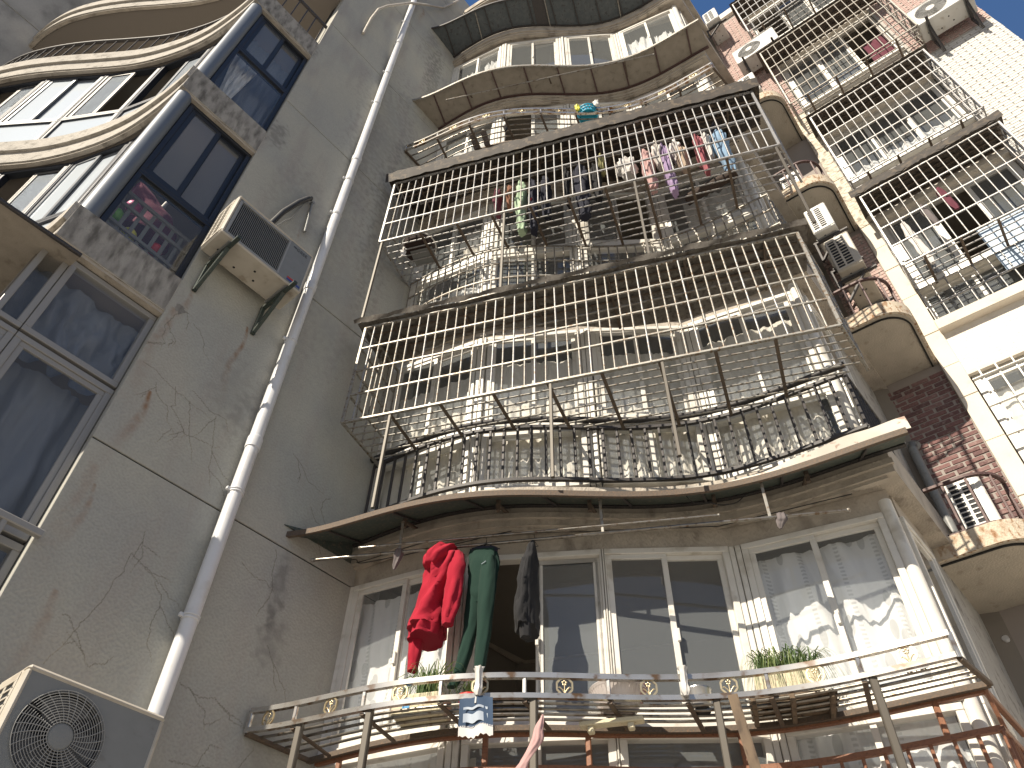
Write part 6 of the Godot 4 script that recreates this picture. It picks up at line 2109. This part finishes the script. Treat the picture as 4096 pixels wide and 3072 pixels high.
	for y in [7.12, 7.42, 7.5, 7.78, 7.95]:
		bar(t, "rail", Vector3(-2.95, y, -0.3), Vector3(-2.1, y - 0.05, -0.3), 0.04, 0.03, M["plastic_grey"])
	for k in 9:
		bar(t, "slat", Vector3(-2.92 + 0.1 * k, 7.12, -0.31), Vector3(-2.92 + 0.1 * k, 7.92, -0.31), 0.035, 0.015, M["plastic_grey"])
	rng.seed = 99
	var names := [["lime green ball behind the play pen at the column", "plastic_green", -2.78, 7.72], ["pink ball beside the lime green one", "plastic_pink", -2.7, 7.95], ["second lime ball lower behind the play pen", "plastic_green", -2.83, 7.5], ["yellow ball in the play pen", "plastic_yellow", -2.6, 7.6], ["small blue ball in the play pen", "plastic_blue", -2.5, 7.4], ["red ball at the play pen's right", "plastic_red", -2.35, 7.65]]
	for q in names:
		t = thing("ball", q[0], "ball", FL, Vector3(q[2], q[3], -0.45), "balls in the play pen")
		st = S()
		var prof := []
		for k in 9:
			prof.append([0.07 * sin(PI * k / 8.0), 0.07 * cos(PI * k / 8.0)])
		lathe(st, Vector3(q[2], q[3], -0.42), prof, 16)
		put(t, "shell", st.commit(), M[q[1]])
	t = thing("clothes_stand", "purple covered stand with a pole inside the lower corner window", "stand", FL, Vector3(-2.6, 8.1, -0.6))
	st = S()
	loft(st, [[Vector3(-2.75, 8.45, -0.6), 0.04, 0.1, 0], [Vector3(-2.6, 8.35, -0.6), 0.15, 0.12, 0], [Vector3(-2.45, 8.2, -0.6), 0.22, 0.14, 0], [Vector3(-2.45, 7.9, -0.6), 0.24, 0.14, 0]], 18, 0.1, 80)
	put(t, "cover", st.commit(), M["cloth_maroon"])
	rod(t, "pole", Vector3(-2.5, 8.2, -0.5), Vector3(-2.42, 9.0, -0.5), 0.02, M["frame_grey"])

func _ready() -> void:
	# camera
	var cam := Camera3D.new()
	cam.name = "camera"
	add_child(cam)
	cam.transform = Transform3D(Basis(Vector3(0.999602, 0.019118, 0.020727), Vector3(-0.028198, 0.677719, 0.73478), Vector3(0.0, -0.735072, 0.677989)), Vector3(0, 1.6, 0))
	cam.fov = 53.06
	cam.near = 0.05
	cam.far = 400.0
	cam.current = true
	# sky and sun
	var env := Environment.new()
	var sky := Sky.new()
	var sm := ProceduralSkyMaterial.new()
	sm.sky_top_color = lin(0.05, 0.115, 0.27)
	sm.sky_horizon_color = lin(0.52, 0.55, 0.57)
	sm.sky_curve = 0.26
	sm.ground_bottom_color = lin(0.22, 0.2, 0.18)
	sm.ground_horizon_color = lin(0.40, 0.42, 0.44)
	sm.sun_angle_max = 45.0
	sm.sun_curve = 0.12
	sm.energy_multiplier = 0.74
	sky.sky_material = sm
	env.background_mode = Environment.BG_SKY
	env.sky = sky
	env.tonemap_mode = Environment.TONE_MAPPER_LINEAR
	env.tonemap_exposure = 1.6
	env.sdfgi_enabled = true
	env.ssao_enabled = true
	env.ssil_enabled = true
	var we := WorldEnvironment.new()
	we.name = "world_environment"
	we.environment = env
	add_child(we)
	var sun := DirectionalLight3D.new()
	sun.name = "sun"
	add_child(sun)
	var a := deg_to_rad(47.4)
	var el := deg_to_rad(42.0)
	sun.look_at_from_position(V3, Vector3(cos(a) * cos(el), -sin(el), -sin(a) * cos(el)))
	sun.light_energy = 1.6
	sun.light_angular_distance = 0.5
	sun.light_color = Color(1.0, 0.955, 0.88)
	sun.shadow_enabled = true
	# frames
	FB = frame(-17.1, Vector3(-1.5, 0, -5.5))
	FL = frame(48.8, Vector3(-1.5, 0, -5.5))
	FF = FL * Transform3D(Basis(Vector3.UP, deg_to_rad(-90.0)), Vector3(-3.05, 0, 0))
	FR = frame(-38.5, Vector3(sin(deg_to_rad(38.5)), 0, -cos(deg_to_rad(38.5))) * 7.33)
	FRS = FR * Transform3D(Basis(Vector3.UP, deg_to_rad(90.0)), V3)
	rng.seed = 1
	make_units()
	make_materials()
	# ground
	var st := S()
	quad(st, Vector3(-150, 0, -150), Vector3(150, 0, -150), Vector3(150, 0, 150), Vector3(-150, 0, 150), Vector3.UP)
	var gd := put(self, "ground", st.commit(), M["paving"])
	gd.set_meta("kind", "structure")
	left_building()
	bay_building()
	right_building()
	bay_fittings()
	pipes()
	all_ac()
	laundry()
	odds()
